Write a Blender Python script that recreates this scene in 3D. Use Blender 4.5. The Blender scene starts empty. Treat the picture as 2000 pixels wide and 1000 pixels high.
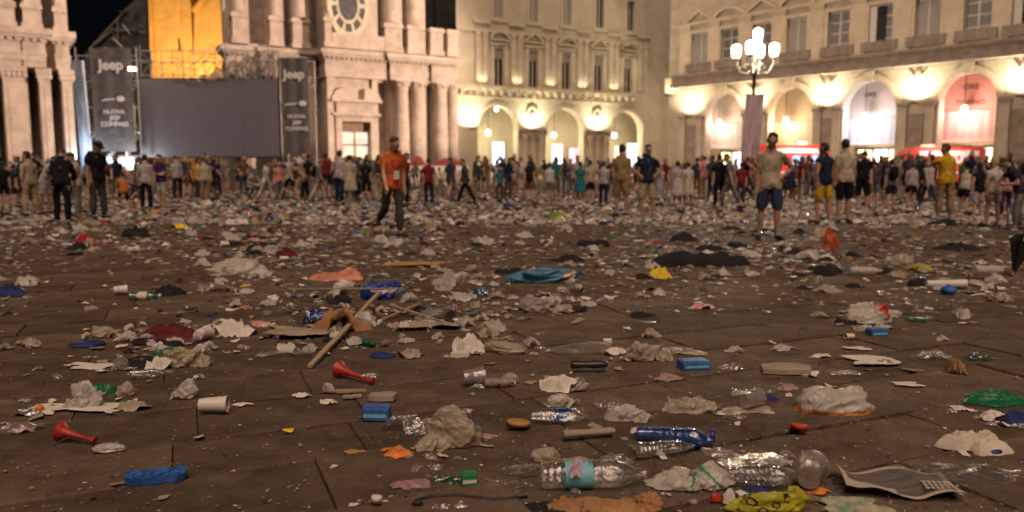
import bpy, bmesh, math, random
import numpy as np
from mathutils import Vector, Matrix, Euler

R = math.radians
SC = bpy.context.scene
COL = SC.collection
# ------------------------------------------------------------------ camera
CAM_H, PITCH, FPX = 1.12, R(6.47), 1500.0
cam_d = bpy.data.cameras.new('camera'); cam_d.lens = 27.0; cam_d.sensor_width = 36.0
cam_d.clip_start = 0.05; cam_d.clip_end = 2000
cam_d.dof.use_dof = True; cam_d.dof.focus_distance = 3.7; cam_d.dof.aperture_fstop = 1.8
cam = bpy.data.objects.new('camera', cam_d); COL.objects.link(cam)
cam.location = (0, 0, CAM_H); cam.rotation_euler = (R(90) - PITCH, 0, 0)
SC.camera = cam
# ------------------------------------------------------------------ night sky, glow of the square's lamps, exposure
SUN_EL, SUN_AZ = R(58), R(176)          # azimuth clockwise from +Y (the view direction)
world = bpy.data.worlds.new('World'); SC.world = world; world.use_nodes = True
_n = world.node_tree.nodes; _bg = _n['Background']
_sky = _n.new('ShaderNodeTexSky'); _sky.sky_type = 'NISHITA'; _sky.sun_disc = False
_sky.sun_elevation = SUN_EL; _sky.sun_rotation = SUN_AZ
world.node_tree.links.new(_sky.outputs[0], _bg.inputs[0]); _bg.inputs[1].default_value = 0.00014
sun_d = bpy.data.lights.new('sun', 'SUN'); sun_d.energy = 0.72; sun_d.angle = R(45); sun_d.color = (1, .715, .55)
sun = bpy.data.objects.new('sun', sun_d); COL.objects.link(sun)
_sd = Vector((math.sin(SUN_AZ) * math.cos(SUN_EL), math.cos(SUN_AZ) * math.cos(SUN_EL), math.sin(SUN_EL)))
sun.rotation_euler = _sd.to_track_quat('Z', 'Y').to_euler(); sun.location = (0, -10, 30)
SC.view_settings.view_transform = 'Standard'; SC.view_settings.look = 'None'
SC.view_settings.gamma = 1; SC.view_settings.exposure = 1.78
SC.cycles.use_denoising = True
SC.cycles.max_bounces = 7; SC.cycles.diffuse_bounces = 3; SC.cycles.glossy_bounces = 3
SC.cycles.transmission_bounces = 6; SC.cycles.transparent_max_bounces = 12
SC.cycles.sample_clamp_indirect = 6; SC.cycles.caustics_reflective = False; SC.cycles.caustics_refractive = False

# ------------------------------------------------------------------ measuring helpers (pixels of the 2000x1000 photograph)
_F = Vector((0, math.cos(PITCH), -math.sin(PITCH))); _U = Vector((0, math.sin(PITCH), math.cos(PITCH)))
def ray(px, py):
    return Vector((1, 0, 0)) * ((px - 1000) / FPX) + _U * ((500 - py) / FPX) + _F
def gp(px, py):
    d = ray(px, py); t = -CAM_H / d.z
    return Vector((d.x * t, d.y * t, 0))
def ppm(p):                                        # pixels per metre at a point
    return FPX / max(.3, (Vector((p[0], p[1], p[2] if len(p) > 2 else 0)) - Vector((0, 0, CAM_H))).dot(_F))
def zat(py, Y):                                    # height of pixel row py at forward distance Y
    d = ray(1000, py); return CAM_H + d.z / d.y * Y
def xat(px, py, Y):
    d = ray(px, py); return d.x / d.y * Y

# ------------------------------------------------------------------ materials
MATS = {}
def _nt(name):
    m = bpy.data.materials.new(name); m.use_nodes = True
    nt = m.node_tree; nt.nodes.clear(); out = nt.nodes.new('ShaderNodeOutputMaterial')
    return m, nt, out
def mat(name, col, rough=.6, metal=0., var=.15, scale=6., bump=0., bscale=30., dark=None, rnd=0., spec=.4, coords='Object', obj_rand=0., stretch=None):
    if name in MATS: return MATS[name]
    m, nt, out = _nt(name); N, L = nt.nodes.new, nt.links.new
    b = N('ShaderNodeBsdfPrincipled'); b.inputs['Roughness'].default_value = rough; b.inputs['Metallic'].default_value = metal
    b.inputs['Specular IOR Level'].default_value = spec
    tc = N('ShaderNodeTexCoord'); src = tc.outputs[coords]
    if stretch:
        mp = N('ShaderNodeMapping'); mp.inputs['Scale'].default_value = stretch; L(src, mp.inputs[0]); src = mp.outputs[0]
    nz = N('ShaderNodeTexNoise'); nz.inputs['Scale'].default_value = scale; nz.inputs['Detail'].default_value = 6; nz.inputs['Roughness'].default_value = .65
    L(src, nz.inputs['Vector'])
    cr = N('ShaderNodeValToRGB'); e = cr.color_ramp.elements
    lo = dark or [c * (1 - 2 * var) for c in col]; hi = [min(1, c * (1 + var)) for c in col]
    e[0].position = .3; e[1].position = .7; e[0].color = (*lo, 1); e[1].color = (*hi, 1)
    L(nz.outputs['Fac'], cr.inputs[0]); colour = cr.outputs[0]
    if obj_rand:
        oi = N('ShaderNodeObjectInfo'); hs = N('ShaderNodeHueSaturation'); mr = N('ShaderNodeMapRange')
        mr.inputs['To Min'].default_value = 1 - obj_rand; mr.inputs['To Max'].default_value = 1 + obj_rand
        L(oi.outputs['Random'], mr.inputs[0]); L(mr.outputs[0], hs.inputs['Value']); L(colour, hs.inputs['Color']); colour = hs.outputs[0]
    L(colour, b.inputs['Base Color'])
    if bump:
        n2 = N('ShaderNodeTexNoise'); n2.inputs['Scale'].default_value = bscale; n2.inputs['Detail'].default_value = 5
        L(src, n2.inputs['Vector']); bp = N('ShaderNodeBump'); bp.inputs['Strength'].default_value = bump; bp.inputs['Distance'].default_value = .02
        L(n2.outputs['Fac'], bp.inputs['Height']); L(bp.outputs[0], b.inputs['Normal'])
    L(b.outputs[0], out.inputs[0]); MATS[name] = m; return m
def glow(name, col, strength, var=0., scale=2.):
    if name in MATS: return MATS[name]
    m, nt, out = _nt(name); N, L = nt.nodes.new, nt.links.new
    e = N('ShaderNodeEmission'); e.inputs[0].default_value = (*col, 1); e.inputs[1].default_value = strength
    if var:
        tc = N('ShaderNodeTexCoord'); nz = N('ShaderNodeTexNoise'); nz.inputs['Scale'].default_value = scale; L(tc.outputs['Object'], nz.inputs['Vector'])
        mr = N('ShaderNodeMapRange'); mr.inputs['From Min'].default_value = .3; mr.inputs['From Max'].default_value = .7
        mr.inputs['To Min'].default_value = strength * (1 - var); mr.inputs['To Max'].default_value = strength * (1 + var)
        L(nz.outputs['Fac'], mr.inputs[0]); L(mr.outputs[0], e.inputs[1])
    L(e.outputs[0], out.inputs[0]); MATS[name] = m; return m
def plastic(name, col, clear=.15, transl=.35, rough=.35, var=.1, spec=.5, scale=9.):
    """thin plastic film: some light goes straight through, some is scattered through, the rest is reflected"""
    if name in MATS: return MATS[name]
    m, nt, out = _nt(name); N, L = nt.nodes.new, nt.links.new
    tc = N('ShaderNodeTexCoord'); nz = N('ShaderNodeTexNoise'); nz.inputs['Scale'].default_value = scale; nz.inputs['Detail'].default_value = 5
    L(tc.outputs['Object'], nz.inputs['Vector']); cr = N('ShaderNodeValToRGB'); e = cr.color_ramp.elements
    e[0].position = .3; e[1].position = .7; e[0].color = (*[c * (1 - 2 * var) for c in col], 1); e[1].color = (*[min(1, c * (1 + var)) for c in col], 1)
    L(nz.outputs['Fac'], cr.inputs[0])
    p = N('ShaderNodeBsdfPrincipled'); p.inputs['Roughness'].default_value = rough; p.inputs['Specular IOR Level'].default_value = spec
    L(cr.outputs[0], p.inputs['Base Color'])
    t = N('ShaderNodeBsdfTranslucent'); L(cr.outputs[0], t.inputs[0])
    m1 = N('ShaderNodeMixShader'); m1.inputs[0].default_value = transl; L(p.outputs[0], m1.inputs[1]); L(t.outputs[0], m1.inputs[2])
    tr = N('ShaderNodeBsdfTransparent'); tr.inputs[0].default_value = (*[.5 + .5 * c for c in col], 1)
    m2 = N('ShaderNodeMixShader'); L(m1.outputs[0], m2.inputs[1]); L(tr.outputs[0], m2.inputs[2])
    if clear > .3:                                  # clear film: grazing parts reflect more
        lw = N('ShaderNodeLayerWeight'); lw.inputs[0].default_value = .35
        mr = N('ShaderNodeMapRange'); mr.inputs['To Min'].default_value = clear; mr.inputs['To Max'].default_value = max(0, clear - .6)
        L(lw.outputs['Facing'], mr.inputs[0]); L(mr.outputs[0], m2.inputs[0])
    else: m2.inputs[0].default_value = clear
    bp = N('ShaderNodeBump'); bp.inputs['Strength'].default_value = .8; bp.inputs['Distance'].default_value = .02
    n2 = N('ShaderNodeTexNoise'); n2.inputs['Scale'].default_value = 16; n2.inputs['Detail'].default_value = 3; n2.inputs['Distortion'].default_value = 1.6; L(tc.outputs['Object'], n2.inputs['Vector'])
    try: n2.noise_type = 'RIDGED_MULTIFRACTAL'
    except Exception: pass
    L(n2.outputs['Fac'], bp.inputs['Height']); L(bp.outputs[0], p.inputs['Normal'])
    L(m2.outputs[0], out.inputs[0]); MATS[name] = m; return m

def clearfilm(name, col, rough=.08, lo=.10, hi=.8, haze=.10):
    """clear thin plastic: mostly see-through, glossy towards its edges, a little milky"""
    if name in MATS: return MATS[name]
    m, nt, out = _nt(name); N, L = nt.nodes.new, nt.links.new
    tr = N('ShaderNodeBsdfTransparent'); tr.inputs[0].default_value = (*[.35 + .65 * c for c in col], 1)
    df = N('ShaderNodeBsdfTranslucent'); df.inputs[0].default_value = (*col, 1); d2 = N('ShaderNodeBsdfDiffuse'); d2.inputs[0].default_value = (*col, 1)
    md = N('ShaderNodeMixShader'); md.inputs[0].default_value = .5; L(df.outputs[0], md.inputs[1]); L(d2.outputs[0], md.inputs[2])
    m0 = N('ShaderNodeMixShader'); m0.inputs[0].default_value = haze; L(tr.outputs[0], m0.inputs[1]); L(md.outputs[0], m0.inputs[2])
    gl = N('ShaderNodeBsdfGlossy'); gl.inputs[0].default_value = (1, 1, 1, 1); gl.inputs[1].default_value = rough
    tc = N('ShaderNodeTexCoord'); nz = N('ShaderNodeTexNoise'); nz.inputs['Scale'].default_value = 28; nz.inputs['Detail'].default_value = 4; nz.inputs['Distortion'].default_value = 1.2; L(tc.outputs['Object'], nz.inputs['Vector'])
    bp = N('ShaderNodeBump'); bp.inputs['Strength'].default_value = .6; bp.inputs['Distance'].default_value = .012; L(nz.outputs['Fac'], bp.inputs['Height']); L(bp.outputs[0], gl.inputs['Normal'])
    lw = N('ShaderNodeLayerWeight'); lw.inputs[0].default_value = .3; L(bp.outputs[0], lw.inputs['Normal'])
    mr = N('ShaderNodeMapRange'); mr.inputs['To Min'].default_value = lo; mr.inputs['To Max'].default_value = hi; L(lw.outputs['Facing'], mr.inputs[0])
    m1 = N('ShaderNodeMixShader'); L(mr.outputs[0], m1.inputs[0]); L(m0.outputs[0], m1.inputs[1]); L(gl.outputs[0], m1.inputs[2]); L(m1.outputs[0], out.inputs[0]); MATS[name] = m; return m

# ------------------------------------------------------------------ mesh builder
class MB:
    def __init__(s): s.v = []; s.f = []; s.m = []
    def add(s, v, f, m=0):
        o = len(s.v); s.v += [tuple(p) for p in v]; s.f += [[i + o for i in q] for q in f]; s.m += [m] * len(f); return s
    def box(s, x0, x1, y0, y1, z0, z1, m=0):
        return s.add([(x0, y0, z0), (x1, y0, z0), (x1, y1, z0), (x0, y1, z0), (x0, y0, z1), (x1, y0, z1), (x1, y1, z1), (x0, y1, z1)],
                     [(0, 3, 2, 1), (4, 5, 6, 7), (0, 1, 5, 4), (1, 2, 6, 5), (2, 3, 7, 6), (3, 0, 4, 7)], m)
    def prism(s, pts, y0, y1, m=0):               # polygon in x,z pushed along y
        n = len(pts); v = [(x, y0, z) for x, z in pts] + [(x, y1, z) for x, z in pts]
        f = [tuple(range(n)), tuple(range(2 * n - 1, n - 1, -1))] + [(i, i + n, (i + 1) % n + n, (i + 1) % n) for i in range(n)]
        return s.add(v, f, m)
    def tube(s, pts, rad, n=8, m=0, cap=True, sx=1., sy=1.):
        pts = [Vector(p) for p in pts]; k = len(pts)
        if not hasattr(rad, '__len__'): rad = [rad] * k
        V = []; up = Vector((0, 0, 1)); prev = None
        for i, p in enumerate(pts):
            t = (pts[min(i + 1, k - 1)] - pts[max(i - 1, 0)]).normalized()
            if prev is None:
                a = up if abs(t.z) < .9 else Vector((1, 0, 0)); u = t.cross(a).normalized()
            else: u = (prev - t * prev.dot(t)).normalized()
            prev = u; w = t.cross(u)
            for j in range(n):
                q = 2 * math.pi * j / n; V.append(p + (u * math.cos(q) * sx + w * math.sin(q) * sy) * rad[i])
        F = [(i * n + j, i * n + (j + 1) % n, (i + 1) * n + (j + 1) % n, (i + 1) * n + j) for i in range(k - 1) for j in range(n)]
        if cap: F += [tuple(range(n - 1, -1, -1)), tuple(range((k - 1) * n, k * n))]
        return s.add(V, F, m)
    def lathe(s, prof, n=16, m=0, axis='z', org=(0, 0, 0), cap=True):
        V = []
        for r, h in prof:
            for j in range(n):
                q = 2 * math.pi * j / n; a, b = r * math.cos(q), r * math.sin(q)
                p = (a, b, h) if axis == 'z' else ((h, a, b) if axis == 'x' else (a, h, b))
                V.append((p[0] + org[0], p[1] + org[1], p[2] + org[2]))
        k = len(prof); F = [(i * n + j, i * n + (j + 1) % n, (i + 1) * n + (j + 1) % n, (i + 1) * n + j) for i in range(k - 1) for j in range(n)]
        if cap: F += [tuple(range(n - 1, -1, -1)), tuple(range((k - 1) * n, k * n))]
        return s.add(V, F, m)
    def ell(s, c, r, n=10, m=0, rings=6):
        prof = [(math.sin(math.pi * i / rings), -math.cos(math.pi * i / rings)) for i in range(rings + 1)]
        prof[0] = (.02, -1); prof[-1] = (.02, 1); o = len(s.v); s.lathe(prof, n, m)
        for i in range(o, len(s.v)):
            x, y, z = s.v[i]; s.v[i] = (c[0] + x * r[0], c[1] + y * r[1], c[2] + z * r[2])
        return s
    def mesh(s, name='mesh', mats=(), smooth=False):
        me = bpy.data.meshes.new(name); me.from_pydata(s.v, [], s.f)
        for x in mats: me.materials.append(x)
        if len(mats) > 1: me.polygons.foreach_set('material_index', s.m)
        if smooth: me.polygons.foreach_set('use_smooth', [True] * len(me.polygons))
        me.update(); return me
    def build(s, name, mats, parent=None, smooth=False):
        if not isinstance(mats, (list, tuple)): mats = [mats]
        return put(name, s.mesh(name, mats, smooth), parent)
def put(name, me, parent=None, loc=None, rot=None, scl=None):
    o = bpy.data.objects.new(name, me); COL.objects.link(o)
    if parent: o.parent = parent
    if loc is not None: o.location = loc
    if rot is not None: o.rotation_euler = rot if hasattr(rot, '__len__') else (0, 0, rot)
    if scl is not None: o.scale = scl if hasattr(scl, '__len__') else (scl,) * 3
    return o
def tag(o, label=None, cat=None, group=None, kind=None):
    if label: o['label'] = label
    if cat: o['category'] = cat
    if group: o['group'] = group
    if kind: o['kind'] = kind
    return o
def thing(name, label, cat, loc=(0, 0, 0), rz=0, group=None):
    o = put(name, None, None, loc, rz); o.empty_display_size = .3; return tag(o, label, cat, group)
def dup(o, parent=None):
    c = o.copy(); COL.objects.link(c)
    if parent: c.parent = parent
    for ch in o.children: dup(ch, c)
    return c
def text_mesh(body, size, m, extrude=.01, bold=0.):
    cu = bpy.data.curves.new('lettering', 'FONT'); cu.body = body; cu.size = size; cu.extrude = extrude; cu.offset = bold
    cu.align_x = 'CENTER'; cu.align_y = 'CENTER'; cu.resolution_u = 3
    o = bpy.data.objects.new('lettering', cu); COL.objects.link(o)
    me = bpy.data.meshes.new_from_object(o.evaluated_get(bpy.context.evaluated_depsgraph_get()))
    bpy.data.objects.remove(o); bpy.data.curves.remove(cu)
    me.materials.clear(); me.materials.append(m); return me
def lamp(kind, loc, energy, col, parent=None, size=.1, name='light', spot=None, blend=.6, aim=None):
    d = bpy.data.lights.new(name, kind); d.energy = energy; d.color = col
    if kind == 'SPOT': d.spot_size = spot; d.spot_blend = blend
    if kind in ('POINT', 'SPOT'): d.shadow_soft_size = size
    if kind == 'AREA': d.size = size
    o = bpy.data.objects.new(name, d); COL.objects.link(o); o.location = loc
    if parent: o.parent = parent
    if aim is not None: o.rotation_euler = (Vector(loc) - Vector(aim)).to_track_quat('Z', 'Y').to_euler()
    return o
# ================================================================== ground: long stone slabs laid in rows
M_dirt = mat('joint_dirt', (.016, .012, .010), .95, var=.3, scale=8)
M_slab = mat('paving_stone', (.122, .087, .060), .76, var=.30, scale=3.2, bump=.9, bscale=26, obj_rand=.26, spec=.2)
g = MB().add([(-300, -40, -.035), (300, -40, -.035), (300, 500, -.035), (-300, 500, -.035)], [(0, 1, 2, 3)])
ground = tag(g.build('ground', M_dirt), kind='structure')
ROW = .40; ANG = R(23)                          # rows run to the right, 23 degrees off the picture plane
ax = Vector((math.cos(ANG), math.sin(ANG), 0)); ay = Vector((-math.sin(ANG), math.cos(ANG), 0))
rs = random.Random(5)
def slab_mesh(L, W, seed):
    r = random.Random(seed); g = .003; b = .007; h = .035
    def ring(inset, z, n=4):
        P = []
        for (x0, y0, x1, y1, k) in ((0, 0, L, 0, n), (L, 0, L, W, 2), (L, W, 0, W, n), (0, W, 0, 0, 2)):
            for i in range(k):
                t = i / k; P.append([x0 + (x1 - x0) * t, y0 + (y1 - y0) * t])
        out = []
        for i, (x, y) in enumerate(P):
            j = random.Random(seed * 77 + i); jx, jy = j.uniform(0, .0015), j.uniform(0, .002)
            x2 = min(max(x, .0006 + inset * .45 + jx * .5), L - .0006 - inset * .45 - jx * .5); y2 = min(max(y, .0075 + inset * 1.5 + jy), W - .0075 - inset * 1.5 - jy)
            out.append((x2, y2, z + (j.uniform(-.0025, .0025) if z > -.004 else 0)))
        return out
    a, c, e = ring(0, -h), ring(0, -b), ring(b, 0); n = len(a)
    V = a + c + e; F = []
    for k in range(2): F += [(k * n + i, k * n + (i + 1) % n, (k + 1) * n + (i + 1) % n, (k + 1) * n + i) for i in range(n)]
    F.append(tuple(range(2 * n, 3 * n)))
    return V, F
LENS = (.72, .90, 1.06, 1.30); WIDS = (.34, .41, .49); lib = {}
for li, L in enumerate(LENS):
    for wi, W_ in enumerate(WIDS):
        V, F = slab_mesh(L, W_, li * 10 + wi); lib[(li, wi)] = (V, F, MB().add(V, F).mesh('slab', [M_slab]))
field = MB(); near = []; yy = -8.0
for row in range(205):
    wi = rs.choice((0, 1, 1, 2)); ROW = WIDS[wi]; x = -95 + rs.uniform(0, 1); y0 = yy; yy += ROW
    while x < 95:
        li = rs.choice((0, 1, 2, 2, 3)); L = LENS[li]
        p = ax * x + ay * y0; c = p + ax * L / 2 + ay * ROW / 2; x += L
        Y = c.y
        if Y < -2.0 or Y > 62 or abs(c.x) > .78 * max(Y, 0) + 7: continue
        dz = rs.uniform(-.007, .004); tl = rs.uniform(-.004, .004)
        if 1.2 < Y < 8.6 and abs(c.x) < .69 * Y + .6 and len(near) < 298:
            near.append(put('paving_slab', lib[(li, wi)][2], ground, (p.x, p.y, dz), (rs.uniform(-.008, .008), rs.uniform(-.004, .004), ANG)))
        else:
            V, F, _ = lib[(li, wi)]
            if Y > 16: V, F = [V[i] for i in (24, 28, 30, 34)], [(0, 1, 2, 3)]
            field.add([tuple(p + ax * v[0] + ay * v[1] + Vector((0, 0, v[2] + dz + tl * v[0]))) for v in V], F)
ff = field.build('far_paving_slabs', M_slab, ground); tag(ff, kind='stuff')
# the square carries on behind the last laid rows
g = MB().add([(-120, 61, -.012), (120, 61, -.012), (120, 140, -.012), (-120, 140, -.012)], [(0, 1, 2, 3)])
tag(g.build('square_edge_paving', M_slab), kind='structure')
# ================================================================== buildings
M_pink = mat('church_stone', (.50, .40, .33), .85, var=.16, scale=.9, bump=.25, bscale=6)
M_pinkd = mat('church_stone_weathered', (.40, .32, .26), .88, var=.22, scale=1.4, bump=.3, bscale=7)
M_plas = mat('palace_plaster', (.52, .45, .33), .85, var=.10, scale=.7, bump=.15, bscale=8)
M_trim = mat('palace_trim_stone', (.58, .50, .37), .8, var=.1, scale=1.1, bump=.15, bscale=8)
M_plasR = mat('arcade_palace_plaster', (.42, .35, .265), .85, var=.13, scale=.8, bump=.15, bscale=8)
M_trimR = mat('arcade_palace_trim', (.54, .45, .33), .8, var=.1, scale=1.2)
M_band = mat('balcony_band_stone', (.26, .205, .165), .85, var=.2, scale=1.5, bump=.2, bscale=6)
M_pane = mat('dark_window_glass', (.03, .028, .03), .12, var=.3, scale=2, spec=.6)
M_shut = mat('grey_shutter', (.30, .275, .24), .6, var=.12, scale=5)
M_shutd = mat('dim_window_blind', (.13, .12, .11), .4, var=.2, scale=4)
M_frame = mat('painted_window_frame', (.50, .46, .40), .5, var=.08, scale=6)
M_door = mat('church_door_wood', (.24, .13, .08), .6, var=.25, scale=4, stretch=(1, 1, .15))
M_black = mat('black_fixture', (.02, .02, .02), .5, var=.2)
M_ochre = mat('ochre_tower_plaster', (.62, .36, .10), .85, var=.15, scale=.5, bump=.2, bscale=4)
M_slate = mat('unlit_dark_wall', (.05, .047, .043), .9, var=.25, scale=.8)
G_warm = glow('warm_shop_light', (1, .72, .38), 1.1, .4, 1.2); G_white = glow('white_shop_light', (.95, .95, 1), 1.0, .35, 1.1)
G_cool = glow('cool_shop_light', (.62, .78, 1), .95, .4, 1.1); G_pink = glow('pink_shop_light', (1, .45, .62), .8, .4, 1.5)
G_lamp = glow('lantern_globe', (1, .88, .66), 4.); G_street = glow('street_globe', (1, .86, .62), 5.)

class Facade:
    """local x runs to the right along the front, y goes into the building, z up"""
    def __init__(s, o, ang):
        s.o = Vector((o[0], o[1], 0)); s.a = ang; s.d = Vector((math.cos(ang), math.sin(ang), 0)); s.n = Vector((-math.sin(ang), math.cos(ang), 0))
    def hit(s, px, py, n=0):                    # n metres in front of the wall
        r = ray(px, py); p0 = s.o - s.n * n
        t = (p0 - Vector((0, 0, CAM_H))).dot(s.n) / r.dot(s.n); return Vector((0, 0, CAM_H)) + r * t
    def X(s, px, n=0): return (s.hit(px, 330, n) - s.o).dot(s.d)
    def Z(s, px, py, n=0): return s.hit(px, py, n).z

def wall_open(x0, x1, z0, z1, holes, depth=.35, y=0.):
    """front wall with rectangular openings and their reveals"""
    xs = sorted({x0, x1, *[h[0] for h in holes], *[h[1] for h in holes]}); zs = sorted({z0, z1, *[h[2] for h in holes], *[h[3] for h in holes]})
    xs = [x for x in xs if x0 <= x <= x1]; zs = [z for z in zs if z0 <= z <= z1]; b = MB()
    for i in range(len(xs) - 1):
        for j in range(len(zs) - 1):
            cx, cz = (xs[i] + xs[i + 1]) / 2, (zs[j] + zs[j + 1]) / 2
            if any(h[0] < cx < h[1] and h[2] < cz < h[3] for h in holes): continue
            b.add([(xs[i], y, zs[j]), (xs[i + 1], y, zs[j]), (xs[i + 1], y, zs[j + 1]), (xs[i], y, zs[j + 1])], [(0, 1, 2, 3)])
    for a, c, e, f in holes:
        b.add([(a, y, e), (c, y, e), (c, y, f), (a, y, f), (a, y + depth, e), (c, y + depth, e), (c, y + depth, f), (a, y + depth, f)],
              [(0, 4, 5, 1), (1, 5, 6, 2), (2, 6, 7, 3), (3, 7, 4, 0)])
    return b
def arch_wall(x0, x1, z1, arches, thick=.9, y=0., n=14):
    """wall with round-headed openings: arches = (centre, half width, springing height)"""
    b = MB(); pts = [(x0, 0.)]
    for c, h, zs in arches:
        pts.append((c - h, 0.)); pts.append((c - h, zs))
        pts += [(c - h * math.cos(math.pi * k / n), zs + h * math.sin(math.pi * k / n)) for k in range(1, n)]
        pts += [(c + h, zs), (c + h, 0.)]
    pts.append((x1, 0.))
    for (xa, za), (xb, zb) in zip(pts, pts[1:]):
        if xb - xa > 1e-6:
            b.add([(xa, y, za), (xb, y, zb), (xb, y, z1), (xa, y, z1)], [(0, 1, 2, 3)])
            b.add([(xa, y + thick, za), (xb, y + thick, zb), (xb, y + thick, z1), (xa, y + thick, z1)], [(3, 2, 1, 0)])
        if not (za == 0 and zb == 0): b.add([(xa, y, za), (xb, y, zb), (xb, y + thick, zb), (xa, y + thick, za)], [(3, 2, 1, 0)])
    return b
def arch_ring(c, h, zs, w, y0, y1, n=16):
    b = MB(); V = []
    for k in range(n + 1):
        q = math.pi * k / n; ca, sa = -math.cos(q), math.sin(q)
        for r, y in ((h, y0), (h + w, y0), (h + w, y1), (h, y1)): V.append((c + ca * r, y, zs + sa * r))
    F = [(4 * k + j, 4 * k + (j + 1) % 4, 4 * k + 4 + (j + 1) % 4, 4 * k + 4 + j) for k in range(n) for j in range(4)]
    return b.add(V, F)
def pediment(par, xc, w, z, h, y, m, curved):
    b = MB(); b.box(xc - w, xc + w, y - .30, y + .05, z, z + .16)
    n = 10; out = []; inn = []
    for k in range(n + 1):
        t = -1 + 2 * k / n; zz = (1 - abs(t)) if not curved else math.sqrt(max(0, 1 - t * t * .96)) - .2
        out.append((xc + t * w * 1.04, z + .2 + h * max(0, zz))); inn.append((xc + t * w * .86, z + .17 + (h - .18) * max(0, zz)))
    for k in range(n):
        (a, b1), (c, d), (e, f), (g2, h2) = out[k], out[k + 1], inn[k + 1], inn[k]
        V = [(a, y - .34, b1), (c, y - .34, d), (e, y - .34, f), (g2, y - .34, h2), (a, y + .02, b1), (c, y + .02, d), (e, y + .02, f), (g2, y + .02, h2)]
        b.add(V, [(3, 2, 1, 0), (0, 1, 5, 4), (2, 3, 7, 6)])
    return b.build('pediment', m, par)
def window(par, x0, x1, z0, z1, kind, depth=.3, rows=4, mf=None):
    """kind: dark (open), shut (shutters), panes (glazed with bars)"""
    mf = mf or M_frame; w = MB(); t = .09; y = depth - .16
    w.box(x0, x0 + t, y, y + .1, z0, z1).box(x1 - t, x1, y, y + .1, z0, z1).box(x0 + t, x1 - t, y, y + .1, z1 - t, z1).box(x0 + t, x1 - t, y, y + .1, z0, z0 + t)
    xm = (x0 + x1) / 2; w.box(xm - .07, xm + .07, y, y + .1, z0 + t, z1 - t)
    o = w.build('window', mf, par)
    for k in range(1, rows):
        z = z0 + (z1 - z0) * k / rows
        if kind == 'panes': MB().box(x0 + t, xm - .07, y + .02, y + .08, z - .05, z + .05).build('glazing_bar', mf, o); MB().box(xm + .07, x1 - t, y + .02, y + .08, z - .05, z + .05).build('glazing_bar', mf, o)
    m = {'dark': M_pane, 'shut': M_shut, 'panes': M_shutd}[kind]
    MB().box(x0 + t, xm - .07, y + .05, y + .07, z0 + t, z1 - t).build('pane', m, o); MB().box(xm + .07, x1 - t, y + .05, y + .07, z0 + t, z1 - t).build('pane', m, o)
    return o
def column(par, x, r, z0, z1, y, m, name='column'):
    b = MB(); prof = [(r * 1.0, z0 + .5), (r, z0 + (z1 - z0) * .35), (r * .86, z1 - .95), (r * .9, z1 - .9)]
    b.lathe(prof, 18, org=(x, y, 0)); o = b.build(name, m, par, True)
    c = MB(); c.lathe([(r * .88, z1 - .9), (r * 1.0, z1 - .62), (r * .95, z1 - .55), (r * 1.22, z1 - .2), (r * 1.25, z1 - .12)], 18, org=(x, y, 0))
    c.box(x - r * 1.2, x + r * 1.2, y - r * 1.2, y + r * 1.2, z1 - .14, z1)
    for k in range(8):
        q = k * math.pi / 4; c.ell((x + r * 1.05 * math.cos(q), y + r * 1.05 * math.sin(q), z1 - .35), (r * .22, r * .22, .2), 6, rings=4)
    c.build('capital', m, o)
    d = MB().lathe([(r * 1.25, z0), (r * 1.25, z0 + .2), (r * 1.08, z0 + .28), (r * 1.15, z0 + .4), (r, z0 + .5)], 18, org=(x, y, 0)); d.build('column_base', m, o)
    return o
def pedestal(par, x0, x1, z0, z1, y, m):
    b = MB(); b.box(x0 - .12, x1 + .12, y - .12, y + .9, z0, z0 + .45); b.box(x0, x1, y, y + .9, z0 + .45, z1 - .4); b.box(x0 - .12, x1 + .12, y - .12, y + .9, z1 - .4, z1 - .1)
    b.box(x0 - .06, x1 + .06, y - .06, y + .9, z1 - .1, z1); return b.build('pedestal', m, par)
def entablature(par, x0, x1, y, m, z0=9.2, z1=11.5):
    b = MB(); h = z1 - z0
    b.box(x0, x1, y, 1.2, z0, z0 + h * .16); b.box(x0 - .04, x1 + .04, y - .06, 1.2, z0 + h * .16, z0 + h * .33); b.box(x0 - .1, x1 + .1, y - .12, 1.2, z0 + h * .33, z0 + h * .38)
    b.box(x0, x1, y + .02, 1.2, z0 + h * .38, z0 + h * .66)
    b.box(x0 - .14, x1 + .14, y - .16, 1.2, z0 + h * .66, z0 + h * .74); b.box(x0 - .34, x1 + .34, y - .42, 1.2, z0 + h * .74, z0 + h * .84); b.box(x0 - .5, x1 + .5, y - .62, 1.2, z0 + h * .84, z1)
    o = b.build('entablature', m, par)
    n = max(2, int((x1 - x0) / .42))
    for k in range(n):
        xx = x0 + (k + .5) * (x1 - x0) / n; MB().box(xx - .09, xx + .09, y - .3, y - .15, z0 + h * .665, z0 + h * .738).build('dentil', m, o)
    return o

# ------------------------------------------------------------------ the church with the oval window (right of the screen)
FC = Facade((-5.7, 78.0), R(30.5)); XC = lambda px, n=0: FC.X(px, n)
ch = thing('church', 'pink stone baroque church front with oval window and paired columns', 'church', FC.o, FC.a)
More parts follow.
